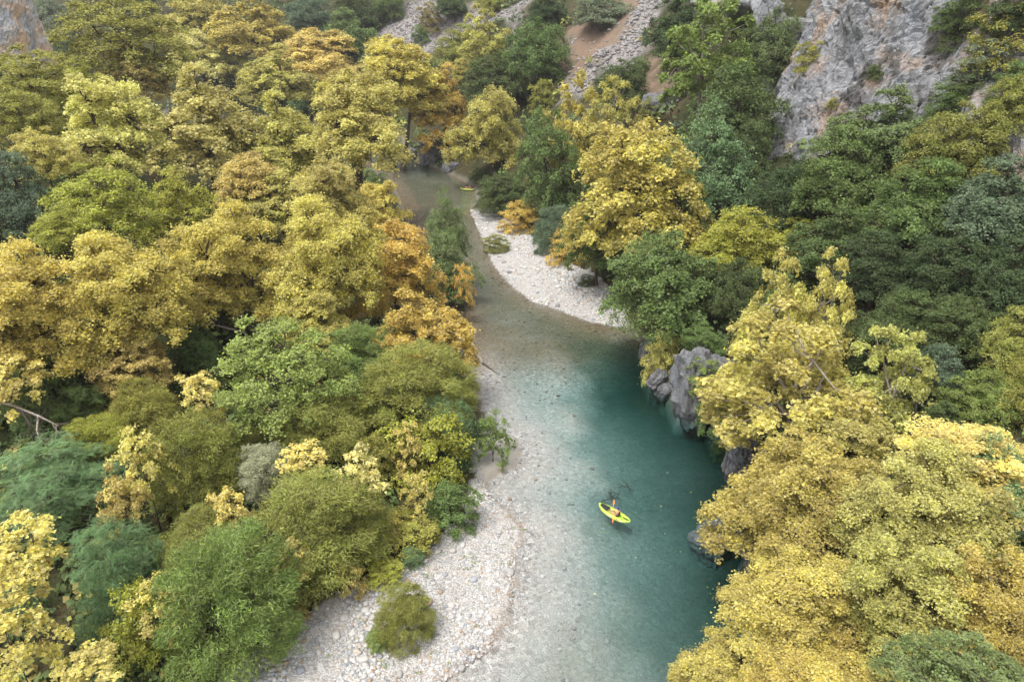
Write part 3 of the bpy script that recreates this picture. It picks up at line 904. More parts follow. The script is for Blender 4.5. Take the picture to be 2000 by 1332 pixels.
TRUNK = {}
def trunk_mesh(seed, thick, bark, stems=1):
    """a stem of height 1 whose thickness is in crown radii"""
    r = np.random.default_rng(seed); paths = []
    for s in range(stems):
        off = np.array([r.normal(), r.normal(), 0]) * (.18 if stems > 1 else 0)
        k = 9; z = np.linspace(-.12, 1.0, k)
        P = np.stack([off[0] * (.4 + z) + .05 * np.sin(z * 4 + s) * thick * 8, off[1] * (.4 + z) + .05 * np.cos(z * 3 + s * 2) * thick * 8, z], 1)
        R = thick * (1.15 - .75 * np.clip(z, 0, 1)) * (1 + .5 * np.exp(-np.clip(z, 0, 1) * 9)) * (1 if stems == 1 else .7)
        paths.append((P, R))
    return tubes('trunk', paths, M[bark], 8)
def get_trunk(thick, bark, stems, var):
    k = (thick, bark, stems, var)
    if k not in TRUNK: TRUNK[k] = trunk_mesh(100 + var * 7 + stems, thick, bark, stems)
    return TRUNK[k]

# near planes: many small lobed leaves; mid and far: fewer and larger for their size
for v in range(2): crown('plane_near%d' % v, 200 + v, 92, .19, 31, 26, 'plane', .0275, -.35, .7, .85, up=.42, irr=.3, thick=.05, tw=.235, lobes=8)
for v in range(3): crown('plane%d' % v, 210 + v, 82, .195, 25, 18, 'plane', .037, -.4, .68, .85, up=.42, irr=.32, thick=.055, tw=.235, lobes=7 + v)
for v in range(2): crown('airy%d' % v, 220 + v, 52, .19, 28, 18, 'plane', .042, -.6, .5, .6, irr=.45, thick=.04, bare=.12, bark='palebark')
for v in range(3): crown('oak%d' % v, 230 + v, 70, .23, 24, 15, 'oval', .048, -.5, .72, .7, irr=.25, thick=.05, up=.42, lobes=8)
for v in range(2): crown('alder%d' % v, 240 + v, 62, .22, 22, 16, 'oval', .045, -.6, .6, .6, cone=.22, irr=.3, thick=.035, up=.4, spiky=.25)
for v in range(3): crown('willow%d' % v, 250 + v, 64, .25, 26, 20, 'narrow', .05, -.45, .7, .55, irr=.3, thick=.025, up=.35, spiky=.45, tw=.24, lobes=(0, 0, 6)[v])
for v in range(2): crown('robinia%d' % v, 260 + v, 44, .27, 18, 7, 'frond', .078, -.5, .6, .4, irr=.3, thick=.022, up=.6, droop=.3, tw=.3)
for v in range(3): crown('sapling%d' % v, 270 + v, 26, .24, 12, 9, 'plane', .075, -.8, .4, .5, cone=.3, irr=.45, thick=.02, bare=.1, tw=.26)
for v in range(2): crown('bush%d' % v, 280 + v, 40, .28, 20, 12, 'oval', .06, -.2, .7, .5, irr=.25, thick=.02, up=.4)

# q: height of the crown's centre above ground in crown radii; lift: lowest share of crown height
Q = dict(plane_near=1.35, plane=1.35, airy=1.6, oak=1.1, alder=1.35, willow=1.0, robinia=1.0, sapling=3.0, bush=.6)
NVAR = dict(plane_near=2, plane=3, airy=2, oak=3, alder=2, willow=3, robinia=2, sapling=3, bush=2)
_count = {}
def tree(kind, x0, y0, x1, y1, tone, label, q=None, stems=1, group=None, name=None, cat=None, var=None, tmax=700, minasp=.45, maxasp=1.5):
    """a tree or shrub whose crown fills the box x0..x1, y0..y1 of the photograph; its distance follows from the terrain:
    the crown's centre stands q crown radii above the ground"""
    q = q or Q[kind]
    cx, cyy, w = (x0 + x1) / 2, (y0 + y1) / 2, (x1 - x0)
    d = ray(cx, cyy)
    t = np.concatenate([np.linspace(12, 160, 400), np.linspace(160.5, tmax, 500)])
    w *= {'plane_near': 1.07, 'plane': 1.15, 'robinia': 1.0, 'sapling': 1.0}.get(kind, 1.08)
    if kind.startswith('plane'): maxasp = min(maxasp, .95)
    R_t = w / 2 * t / FPX
    h = CAM_H + d[2] * t - height(d[0] * t, d[1] * t) - q * R_t
    i = int(np.argmax(h <= 0)) if (h <= 0).any() else len(t) - 1
    tt = t[i]; R = R_t[i]
    P = np.array([d[0] * tt, d[1] * tt, CAM_H + d[2] * tt])
    zg = float(height(P[:1], P[1:2])[0])
    hc = P[2] - zg
    th = math.atan2(CAM_H - P[2], P[1])
    hh = (y1 - y0) / 2 * tt / FPX
    a2 = hh * hh - (R * math.sin(th)) ** 2
    a = math.sqrt(max(a2, .01)) / max(math.cos(th), .3)
    a = min(max(a, minasp * R), maxasp * R)
    k = _count.get(kind, 0); _count[kind] = k + 1
    v = k % NVAR[kind] if var is None else var
    cm, bm_, thick, bark = PROTO[kind + str(v)]
    nm = name or {'plane_near': 'plane_tree', 'plane': 'plane_tree', 'airy': 'plane_tree', 'oak': 'oak_tree', 'alder': 'alder_tree', 'willow': 'willow_bush', 'robinia': 'robinia_tree', 'sapling': 'sapling', 'bush': 'bush'}[kind]
    ct = cat or ('tree' if nm.endswith('tree') else nm.split('_')[-1])
    root = empty(nm, (P[0], P[1], zg), random.uniform(0, 6.283))
    tag(root, label, ct, group)
    tr = link('trunk', get_trunk(thick, bark, stems, k % 3), root); tr.scale = (R, R, hc)
    br = link('branches', bm_, root); br.location = (0, 0, hc); br.scale = (R, R, a)
    cr = link('crown', cm, root); cr.location = (0, 0, hc); cr.scale = (R, R, a)
    j = np.array([random.uniform(-.025, .025) for _ in range(3)]) + random.uniform(-.09, .09)
    c = np.clip(np.array(tone) * (1 + j), 0, 1)
    cr.color = (*c, 1)
    TREE_LOG.append((label, round(float(P[0]), 1), round(float(P[1]), 1), round(zg, 1), round(float(R), 1), round(float(a), 1), round(float(hc), 1)))
    return root
TREE_LOG = []
K = 1.0
def tone(r, g, b, k=.8): return tuple(c * k for c in srgb(r, g, b))
T = dict(neargold=tone(221, 205, 118, .73), nearlime=tone(211, 205, 124, .73), gold=tone(224, 210, 118, .8), goldlime=tone(218, 210, 122, .8), lime=tone(213, 210, 122, .8), pale=tone(238, 230, 154, .84), palelime=tone(228, 220, 138, .82), tan=tone(229, 211, 130, .8), orange=tone(230, 202, 112, .8),
         olive=tone(166, 164, 84, .9), brown=tone(170, 156, 92), dark=tone(108, 124, 74), deep=tone(92, 110, 70), green=tone(126, 148, 86), mid=tone(136, 154, 98), light=tone(170, 184, 104), bluegreen=tone(132, 162, 112),
         willow=tone(156, 158, 84, .9), willowg=tone(136, 156, 86, .9), grey=tone(152, 162, 134), silver=tone(194, 196, 164), sap=tone(242, 228, 138, .8), yg=tone(178, 180, 82, .88), bright=tone(150, 168, 90), greygreen=tone(124, 142, 112))

# ------------------------------------------------------------------ trees, one by one
# --- left bank, near
tree('sapling', -60, 995, 150, 1185, T['sap'], 'pale yellow sapling at the left edge in front of the blue-green fronds')
tree('sapling', -70, 1160, 110, 1345, T['sap'], 'pale yellow sapling in the bottom left corner')
tree('sapling', 100, 1240, 235, 1350, T['sap'], 'pale yellow sapling at the bottom edge, left of the big green willow')
tree('robinia', -40, 850, 215, 1040, T['bluegreen'], 'wide blue-green frond tree at the left edge behind the pale yellow sapling')
tree('robinia', 140, 990, 330, 1180, T['bluegreen'], 'blue-green frond tree between the pale left sapling and the olive willows')
tree('robinia', 150, 1130, 270, 1290, T['bluegreen'], 'small blue-green frond tree beside the big willow at the bottom left')
tree('robinia', -30, 1120, 70, 1240, T['bluegreen'], 'small blue-green frond bush between the two pale saplings of the left edge')
tree('willow', 300, 1030, 570, 1320, T['willowg'], 'large dark green round willow beside the stones of the lower gravel bank', maxasp=1.2)
tree('bush', 205, 1110, 360, 1350, T['yg'], 'olive green leafy shrub touching the big round willow on its left', q=.9)
tree('sapling', 255, 1125, 365, 1240, T['sap'], 'pale yellow twig crown leaning over the big round willow')
tree('willow', 320, 985, 480, 1120, T['willow'], 'dull olive willow above the big round willow')
tree('willow', 470, 900, 735, 1125, T['willow'], 'broad olive willow in the middle of the lower left thicket')
tree('willow', 295, 795, 480, 1000, T['willow'], 'tall olive willow between the yellow sapling and the light green alder')
tree('willow', 465, 855, 575, 960, T['silver'], 'silvery grey willow in the thicket of olive willows', q=1.8, maxasp=1.0)
tree('willow', 540, 755, 725, 910, T['willow'], 'brown-green willow in front of the light green alder')
tree('willow', 690, 672, 920, 850, T['willow'], 'olive brown willow spreading at the left water edge below the orange plane')
tree('willow', 645, 620, 825, 745, T['willowg'], 'dark green dome-shaped willow between the light green alder and orange plane')
tree('alder', 425, 612, 680, 835, T['light'], 'light green alder with a pointed top at the middle of the left bank', maxasp=1.1)
tree('bush', 745, 785, 925, 985, T['yg'], 'yellow-green bush with small leaves on the bank above the sand spit')
tree('robinia', 825, 750, 935, 930, T['bluegreen'], 'feathery blue-green tree leaning over the left bank above the sand spit', q=1.4)
tree('sapling', 925, 785, 1000, 925, T['willowg'], 'thin see-through young tree leaning over the sand spit', q=1.5, minasp=.8)
tree('bush', 820, 930, 945, 1055, T['green'], 'dark green bush at the edge of the gravel above the lower bank')
tree('bush', 720, 985, 860, 1095, T['olive'], 'low olive bush where the gravel bank narrows')
tree('sapling', 640, 860, 755, 985, T['pale'], 'pale yellow sapling with scattered leaves among olive willows')
tree('sapling', 760, 815, 830, 930, T['sap'], 'slim orange-yellow sapling in front of the yellow-green bush')
tree('sapling', 780, 905, 845, 1020, T['sap'], 'slim yellow sapling beside the dark green bush at the gravel edge')
tree('sapling', 515, 1040, 615, 1140, T['sap'], 'pale yellow sapling right of the big round willow')
tree('sapling', 400, 945, 500, 1050, T['sap'], 'pale yellow sapling half hidden behind the dull olive willow')
tree('sapling', 225, 835, 335, 980, T['sap'], 'bright pale yellow sapling with a pointed top, left of the tall olive willow')
tree('sapling', 185, 905, 290, 1030, T['tan'], 'tan yellow sapling below the bright pointed sapling')
tree('sapling', 335, 720, 450, 820, T['sap'], 'arching pale yellow branch between the big plane and the light green alder')
tree('sapling', 540, 860, 640, 935, T['sap'], 'low pale yellow shrub in front of the brown-green willow')
tree('sapling', 570, 1150, 606, 1235, T['tan'], 'small upright tan sapling on the stones beside the big round willow', q=1.6, maxasp=2.2)
tree('sapling', 640, 1085, 725, 1170, T['tan'], 'tan shrub with fading leaves at the upper edge of the gravel', q=1.0)
tree('sapling', 745, 985, 790, 1075, T['sap'], 'thin yellow sapling above the low olive bush', q=2.2)
tree('bush', 590, 1100, 670, 1185, T['yg'], 'yellow-green low bush on the gravel edge beside the tan shrub')
tree('bush', 715, 1085, 790, 1145, T['yg'], 'small yellow-green bush at the top of the gravel, right of the tan shrub')
tree('willow', 735, 1145, 848, 1262, T['willow'], 'round olive willow bush standing alone on the gravel bank', q=.8, var=0)
tree('bush', 712, 1222, 765, 1270, T['bright'], 'small bright green leafy plant at the foot of the lone willow bush')
tree('robinia', 780, 1060, 835, 1110, T['bluegreen'], 'tiny blue-green frond shrub at the gravel edge', q=.8)
tree('willow', 600, 935, 760, 1090, T['willow'], 'olive brown willow right of the broad olive willow')
tree('bush', 180, 1030, 330, 1130, T['olive'], 'olive bush under the blue-green fronds at the lower left')
tree('willow', 200, 740, 345, 870, T['olive'], 'dull olive bush below the big left plane')
tree('willow', 430, 800, 570, 905, T['willow'], 'olive willow at the foot of the light green alder')
# --- left side, middle
tree('robinia', -10, 675, 180, 860, T['green'], 'dark green frond tree under the big left plane, behind bare branches')
tree('sapling', -45, 665, 90, 800, T['sap'], 'pale yellow branch with large leaves at the left edge above bare wood')
tree('plane_near', -90, 470, 190, 730, T['gold'], 'big golden plane cut by the left edge, dark trunks below it', q=1.6)
tree('plane_near', 110, 445, 375, 690, T['gold'], 'big golden plane right of the one at the left edge, dark gap beneath', q=1.6)
tree('plane', 170, 620, 330, 760, T['tan'], 'low tan bough of leaves hanging under the big left planes', q=1.6)
tree('plane', -40, 600, 110, 720, T['gold'], 'low golden bough under the plane at the left edge', q=1.7)
tree('plane_near', 338, 395, 575, 620, T['gold'], 'big golden plane in the middle of the left forest, its left half', q=1.6)
tree('plane_near', 520, 380, 760, 610, T['gold'], 'big lemon golden plane in the middle of the left forest, beside the orange planes', q=1.6)
tree('plane', 560, 560, 690, 690, T['goldlime'], 'low golden bough under the lemon golden plane', q=1.7)
tree('plane', 715, 555, 905, 730, T['orange'], 'orange plane whose crown hangs over the left water edge', q=1.3)
tree('plane', 680, 430, 855, 600, T['orange'], 'orange-yellow plane between the huge golden plane and the green riverside alder')
tree('alder', 828, 372, 912, 500, T['mid'], 'green alder standing at the water between river and orange plane, upper crown', q=3.0, maxasp=1.9)
tree('oak', 815, 455, 935, 592, T['mid'], 'green tree at the water under the riverside alder, left of the current', q=1.1, maxasp=1.4)
tree('sapling', 880, 510, 932, 610, T['orange'], 'small orange sapling right of the riverside alder', maxasp=2)
tree('oak', 330, 500, 470, 650, T['dark'], 'dark green tree in the gap between the two huge golden planes')
tree('oak', 320, 600, 430, 730, T['green'], 'green undergrowth tree in the gap right of the left golden plane')
tree('bush', 560, 590, 690, 680, T['dark'], 'dark green bush under the huge middle plane')
tree('alder', 85, 320, 300, 470, T['yg'], 'yellow-green tree above the huge left plane')
tree('alder', 260, 330, 430, 480, T['yg'], 'yellow-green tree between the two huge golden planes, higher up')
tree('oak', -30, 300, 105, 470, T['greygreen'], 'grey-green tree at the left edge above the huge golden plane')
tree('alder', 20, 250, 150, 350, T['goldlime'], 'small lime yellow tree at the left edge beside the grey-green tree')
tree('plane', 105, 150, 300, 345, T['palelime'], 'pale yellow plane with a dark hole, on the left hillside')
tree('plane', 280, 130, 510, 335, T['palelime'], 'broad pale yellow plane right of the plane with the dark hole')
tree('plane', 320, 62, 460, 150, T['pale'], 'palest cream-yellow plane on the upper left hillside')
tree('plane', 410, 300, 570, 430, T['tan'], 'tan plane above the huge middle golden plane')
tree('plane', 455, 180, 645, 370, T['lime'], 'lime yellow plane at the left of the river bend')
tree('plane', 550, 310, 720, 465, T['goldlime'], 'yellow plane on the bank below the far bend')
tree('plane', 690, 330, 805, 500, T['gold'], 'golden plane hanging over the river below the bend, left bank')
tree('plane', 470, 330, 620, 440, T['goldlime'], 'yellow plane crown in the middle of the left forest, behind the huge plane')
tree('bush', 715, 335, 765, 390, T['green'], 'small green bush among golden crowns beside the river bend', q=1.2)
tree('alder', 560, 130, 640, 225, T['bluegreen'], 'blue-green tree left of the round plane at the bend')
tree('plane', 590, 150, 785, 305, T['goldlime'], 'round golden-green plane on dark stems at the river bend', q=1.9, stems=4, minasp=.75)
tree('plane', 675, 75, 845, 215, T['gold'], 'tall golden plane behind the round plane at the bend', q=1.9, stems=2)
tree('plane', 815, 125, 925, 250, T['orange'], 'orange plane above the grey boulder of the far bank', q=1.7)
tree('sapling', 810, 220, 900, 300, T['orange'], 'small orange tree over the far bank boulder', q=1.5)
tree('plane', 895, 160, 1025, 330, T['goldlime'], 'lime gold plane on the far right bank above the farther kayak')
tree('plane', 880, 100, 930, 180, T['goldlime'], 'small lime gold plane top beside the orange far plane')
tree('airy', 900, 18, 1000, 125, T['lime'], 'lime green feathery tree below the scree at the top')
tree('plane', 420, -10, 590, 110, T['gold'], 'far golden plane near the top edge')
tree('plane', 540, 60, 690, 145, T['tan'], 'far tan plane with dark limbs above the bend')
tree('plane', 300, -20, 440, 80, T['goldlime'], 'far lime gold plane on the upper left hillside')
tree('plane', 470, 90, 620, 200, T['goldlime'], 'far golden plane left of the blue-green tree')
tree('plane', 620, 120, 720, 190, T['tan'], 'far tan gold plane behind the round plane')
tree('alder', 120, -10, 350, 140, T['olive'], 'large olive tree on the upper left hillside beside the warm cliff')
tree('alder', 180, 90, 330, 190, T['brown'], 'brown-olive tree below the large olive tree on the left hillside')
tree('alder', -20, 95, 150, 200, T['olive'], 'olive tree just under the warm cliff at the left edge')
tree('alder', 100, 120, 220, 215, T['yg'], 'olive green tree right of the tree under the warm cliff')
tree('alder', -30, 165, 110, 270, T['olive'], 'dull olive tree at the left edge, second below the warm cliff')
tree('alder', 60, 180, 170, 270, T['willow'], 'olive tree between dull olive edge tree and the plane with the dark hole')
tree('oak', 62, -15, 135, 85, T['grey'], 'pale grey-green tree beside the warm cliff')
tree('oak', 85, 60, 175, 130, T['dark'], 'dark green tree at the foot of the warm cliff')
tree('oak', 225, -25, 305, 30, T['dark'], 'dark green tree at the top edge left of the far planes')
# --- top centre, far slope
tree('oak', 555, -10, 650, 70, T['greygreen'], 'dark blue-green oak at the top edge, right of the far golden plane')
tree('oak', 615, 20, 740, 115, T['green'], 'green oak left of the scree at the top')
tree('oak', 650, -30, 745, 50, T['dark'], 'dark oak at the top edge left of the scree')
tree('oak', 730, -25, 790, 35, T['green'], 'small green oak at the upper end of the scree')
tree('bush', 813, 5, 866, 65, T['brown'], 'round rust-brown bush alone on the scree')
tree('bush', 802, 48, 842, 88, T['green'], 'small dark green bush below the rust-brown bush on the scree')
tree('oak', 690, 75, 800, 150, T['greygreen'], 'grey-green oak at the foot of the scree')
tree('oak', 845, 50, 960, 130, T['willow'], 'olive oak at the lower edge of the scree')
tree('oak', 905, 105, 1035, 205, T['dark'], 'dark green oak behind the lime gold plane of the far bank')
tree('oak', 855, -20, 920, 30, T['dark'], 'dark bush high on the scree at the top edge')
tree('oak', 930, -30, 985, 20, T['olive'], 'olive bush at the top edge above the lime feathery tree')
tree('oak', 990, 38, 1115, 165, T['green'], 'round green oak between scree and dry grass')
tree('oak', 1030, -20, 1115, 50, T['deep'], 'very dark oak at the top edge between the two scree fields')
tree('oak', 1120, -25, 1240, 50, T['grey'], 'grey-green oak at the top edge beside the dry grass', q=.65)
tree('bush', 1028, 155, 1095, 225, T['olive'], 'olive yellow bush below the round green oak')
tree('oak', 1160, 118, 1265, 200, T['dark'], 'dark green bush at the foot of the right scree')
tree('bush', 1225, 110, 1275, 150, T['green'], 'small green bush at the scree edge beside the bare red soil')
tree('bush', 1245, 190, 1300, 240, T['olive'], 'olive bush on the bare red soil')
tree('oak', 1250, -15, 1385, 115, T['deep'], 'big very dark oak right of the scree')
tree('airy', 1285, 5, 1465, 200, T['bright'], 'light lime green tree between the dark oak and the big cliff')
tree('oak', 1335, 130, 1535, 330, T['dark'], 'broad dark green oak left of the big cliff')
tree('oak', 1450, 20, 1570, 170, T['mid'], 'mid green oak in the gully left of the big cliff')
tree('oak', 1400, -30, 1530, 60, T['green'], 'green oak at the top edge above the gully')
tree('bush', 1560, 55, 1625, 150, T['bright'], 'light green bush climbing the left edge of the big cliff')
tree('oak', 1395, 240, 1520, 420, T['dark'], 'dark green oak below the broad oak, left of the cliff foot')
# --- right bank, middle
tree('airy', 1050, 150, 1175, 345, T['gold'], 'golden plane with bare dark limbs on the right bank above the gravel bar', maxasp=2)
tree('airy', 1145, 155, 1250, 300, T['goldlime'], 'narrow golden plane leaning right, under the bare red soil')
tree('plane', 1125, 240, 1385, 490, T['gold'], 'great golden-orange plane in the middle of the right bank', q=1.5, var=1)
tree('alder', 1000, 220, 1140, 420, T['green'], 'green tree between the lime gold plane and the great golden-orange plane')
tree('alder', 1285, 210, 1475, 440, T['bluegreen'], 'blue-green tree behind the great golden-orange plane')
tree('oak', 930, 335, 1040, 418, T['dark'], 'dark green bush hanging over the farther kayak', q=.7)
tree('alder', 1090, 380, 1250, 520, T['green'], 'green tree at the foot of the great golden-orange plane')
tree('bush', 972, 388, 1062, 455, T['orange'], 'orange shrub at the upper end of the far gravel bar')
tree('willow', 1040, 400, 1130, 500, T['greygreen'], 'grey-green willow among orange shrubs behind the far gravel bar')
tree('bush', 1070, 440, 1165, 528, T['orange'], 'orange shrub at the middle of the far gravel bar')
tree('bush', 1140, 420, 1225, 490, T['tan'], 'tan yellow shrub under the great golden-orange plane')
tree('bush', 1165, 460, 1245, 530, T['deep'], 'dark bush between the orange shrubs and the round oak')
tree('oak', 1185, 440, 1412, 655, T['green'], 'round green oak on the rock beside the pool, trunk showing', q=1.25, var=1)
tree('oak', 1365, 400, 1545, 530, T['yg'], 'yellow-green oak above the round waterside oak')
tree('oak', 1380, 500, 1500, 640, T['dark'], 'dark green tree behind the round waterside oak')
tree('bush', 1255, 640, 1335, 755, T['goldlime'], 'small yellow-leaved bush over the brown rocks of the pool', q=.9)
tree('bush', 1335, 690, 1410, 765, T['bright'], 'light green bush growing on the tall crag', q=2.6)
tree('bush', 1365, 735, 1460, 850, T['green'], 'green bush hanging down right of the tall crag', q=1.5)
tree('bush', 1330, 625, 1420, 690, T['green'], 'green bush at the oak trunk above the crag', q=1.8)
tree('bush', 1390, 840, 1440, 900, T['dark'], 'small dark bush at the water between the two crags', q=.8)
tree('bush', 1490, 1030, 1570, 1090, T['bright'], 'green leaves low on the right bank under yellow plane branches', q=.9)
tree('bush', 938, 455, 995, 490, T['willow'], 'small olive tuft alone on the far gravel bar', q=.6)
tree('bush', 1130, 535, 1165, 560, T['dark'], 'small dark green tuft on the far gravel bar', q=.6)
# --- right bank, near
tree('airy', 1395, 595, 1720, 900, T['goldlime'], 'wide lime yellow plane with a pale trunk below the two slim peaks, right bank', q=1.45, var=0, maxasp=1.6)
tree('airy', 1445, 488, 1585, 740, T['goldlime'], 'slim lime yellow plane top, left of the two peaks on the right bank', q=2.4, var=0, maxasp=2)
tree('airy', 1555, 490, 1680, 720, T['goldlime'], 'slim lime yellow plane top, right of the two peaks on the right bank', q=2.4, var=0, maxasp=2)
tree('airy', 1660, 640, 1835, 870, T['lime'], 'slender lime yellow plane with thin raised twigs, before the dark slope', q=1.6, maxasp=1.8)
tree('plane', 1425, 850, 1660, 1080, T['neargold'], 'golden plane hanging over the dark water, right bank', q=1.35, var=1)
tree('plane_near', 1440, 840, 1730, 1110, T['neargold'], 'near golden plane with a bare dark limb, lower right', q=1.6, var=0)
tree('plane_near', 1680, 850, 1960, 1130, T['nearlime'], 'near golden plane under the blue-green alder, lower right', q=1.6, var=1)
tree('plane_near', 1425, 1040, 1715, 1300, T['neargold'], 'near golden plane overhanging the water at the lower right', q=1.6, var=1)
tree('plane_near', 1640, 1030, 1930, 1330, T['nearlime'], 'nearest golden plane in the middle of the lower right corner', q=1.6, var=0)
tree('plane_near', 1820, 1060, 2090, 1340, T['neargold'], 'near golden plane cut by the right edge, lower right', q=1.6, var=1)
tree('plane_near', 1290, 1225, 1520, 1440, T['neargold'], 'golden plane boughs reaching over the water at the bottom edge', q=1.5, var=0)
tree('plane_near', 1480, 1220, 1760, 1470, T['neargold'], 'golden plane at the bottom edge left of the green corner shrub', q=1.6, var=1)
tree('plane', 1780, 800, 2040, 1000, T['sap'], 'tan yellow plane at the right edge behind the blue-green alder')
tree('alder', 1830, 840, 2020, 1060, T['bluegreen'], 'blue-green alder at the right edge above the huge near plane', q=1.7)
tree('alder', 1755, 1262, 2050, 1440, T['mid'], 'mid green shrub in the bottom right corner', q=3.0, name='bush')
tree('plane', 1560, 790, 1760, 960, T['nearlime'], 'lime yellow plane crown above the huge near plane')
# --- right slope
slope = 'dark green trees on the right slope below the cliff'
tree('oak', 1640, 170, 1840, 330, T['mid'], 'grey-green oak right at the foot of the big cliff', group=slope)
tree('oak', 1560, 250, 1740, 420, T['green'], 'green oak at the left foot of the big cliff', group=slope)
tree('oak', 1780, 200, 1960, 350, T['willow'], 'olive oak at the right foot of the big cliff', group=slope)
tree('oak', 1850, 300, 2060, 480, T['greygreen'], 'large dark grey-green oak at the right edge below the cliff', group=slope)
tree('oak', 1700, 310, 1900, 480, T['green'], 'large green oak in the middle of the right slope', group=slope)
tree('oak', 1470, 300, 1600, 440, T['deep'], 'dark oak in the shade left of the cliff foot', group=slope)
tree('oak', 1540, 400, 1720, 550, T['dark'], 'dark oak above the two slim lime yellow peaks', group=slope)
tree('oak', 1640, 450, 1800, 590, T['deep'], 'very dark oak right of the slim lime yellow peaks', group=slope)
tree('oak', 1770, 440, 1940, 590, T['deep'], 'very dark oak in the middle of the right slope, lower', group=slope)
tree('oak', 1900, 450, 2060, 600, T['deep'], 'very dark oak at the right edge, middle of the slope', group=slope)
tree('oak', 1680, 560, 1830, 690, T['dark'], 'dark oak behind the thin raised twigs of the slender plane', group=slope)
tree('oak', 1810, 570, 1960, 690, T['dark'], 'dark green oak above the grey-green round bush of the slope', group=slope)
tree('oak', 1920, 590, 2060, 720, T['willow'], 'olive green oak at the right edge above the bright round tree', group=slope)
tree('oak', 1780, 670, 1900, 800, T['greygreen'], 'grey-green round bush left of the bright round tree', group=slope)
tree('oak', 1865, 715, 2000, 840, T['bright'], 'bright green round tree at the right of the dark slope', q=1.0)
tree('oak', 1770, 770, 1900, 880, T['dark'], 'dark green bush below the bright round tree', group=slope)
tree('oak', 1940, 690, 2060, 820, T['olive'], 'olive tree at the right edge beside the bright round tree', group=slope)
tree('bush', 1615, 370, 1680, 450, T['goldlime'], 'small bright yellow bush in the dark trees of the right slope')
tree('bush', 1530, 420, 1600, 480, T['yg'], 'yellow-green bush above the lime yellow plane, right slope')
tree('bush', 1930, 205, 1975, 250, T['gold'], 'small orange-yellow bush at the right foot of the cliff')
tree('bush', 1865, 590, 1960, 650, T['goldlime'], 'dull yellow bush among the dark oaks at right')
tree('oak', 1600, 600, 1720, 720, T['dark'], 'dark green tree behind the wide lime yellow plane', group=slope)
tree('oak', 1480, 530, 1580, 660, T['green'], 'green tree left of the slim lime yellow peaks', group=slope)
tree('willow', 360, 860, 480, 960, T['yg'], 'yellow-green willow between the bright pointed sapling and the silvery willow', q=1.2)
tree('bush', 600, 800, 700, 880, T['yg'], 'small yellow-green bush between the brown-green willow and the olive brown willow', q=1.4)
tree('bush', 60, 840, 180, 930, T['green'], 'green bush below the dark frond tree at the left edge', q=1.3)
tree('willow', 130, 800, 260, 900, T['yg'], 'yellow-green bush under the dull olive bush at the left', q=1.2)
tree('bush', 690, 840, 780, 930, T['olive'], 'olive leafy bush left of the yellow-green bush above the spit', q=1.6)
tree('bush', 420, 880, 500, 960, T['bright'], 'fresh green bush left of the silvery willow', q=1.6)
tree('bush', 330, 470, 420, 560, T['green'], 'green tree peeping up between the two middle golden planes', q=2.0)
tree('alder', 60, 400, 190, 480, T['yg'], 'yellow-green tree top just above the plane at the left edge', q=2.2)
tree('oak', 1820, 150, 1930, 240, T['green'], 'green oak leaning against the right end of the cliff', q=1.6, group=slope)
tree('oak', 1930, 140, 2050, 270, T['willow'], 'olive oak at the right edge under the rock', q=1.5, group=slope)
# on the cliff
def cliff_bush(px, py, w, label, tn):
    d = ray(px, py)
    o, n_, i_, dist = CLIFF_BVH.ray_cast(Vector((0, 0, CAM_H)), Vector(d).normalized())
    if o is None: return
    R = w / 2 * dist / np.linalg.norm(d) / FPX
    cm, bm_, thick, bark = PROTO['bush%d' % (px % 2)]
    root = empty('bush', o - Vector((0, 0, R * .3)), random.uniform(0, 6.28)); tag(root, label, 'bush', 'bushes clinging to the big cliff')
    tr = link('trunk', get_trunk(thick, bark, 1, 0), root); tr.scale = (R, R, R * .5)
    br = link('branches', bm_, root); br.location = (0, 0, R * .5); br.scale = (R, R, R * .8)
    cr = link('crown', cm, root); cr.location = (0, 0, R * .5); cr.scale = (R, R, R * .8); cr.color = (*tn, 1)
_v, _f = [], []
for ob in (limestone_cliff, warm_cliff, gully_outcrop):
    k = len(_v); _v += [v.co.copy() for v in ob.data.vertices]; _f += [[k + i for i in p.vertices] for p in ob.data.polygons]
CLIFF_BVH = BVHTree.FromPolygons(_v, _f)
cliff_bush(1711, 146, 42, 'small dark bush alone in the middle of the big cliff face', T['dark'])
cliff_bush(1850, 40, 70, 'green bush on the big cliff near the top edge', T['green'])
cliff_bush(1905, 20, 120, 'larger green bush on the cliff near the top right', T['dark'])
cliff_bush(1960, 90, 160, 'spreading olive bush on the rock at the right edge', T['olive'])
cliff_bush(1925, 130, 110, 'pale olive bush on the cliff left of the spreading bush', T['grey'])
cliff_bush(1895, 175, 90, 'dark bush at the right end of the cliff face', T['dark'])
cliff_bush(1870, 80, 80, 'dark green bush hanging in the cliff cleft', T['dark'])
cliff_bush(1985, 25, 130, 'dark bush in the top right corner on the rock', T['deep'])
cliff_bush(1625, 205, 30, 'tiny olive tuft on the left part of the cliff', T['olive'])
cliff_bush(1585, 120, 80, 'olive bush on the left shoulder of the cliff', T['olive'])
cliff_bush(1980, 175, 110, 'small dark green bush at the right edge of the rock', T['green'])

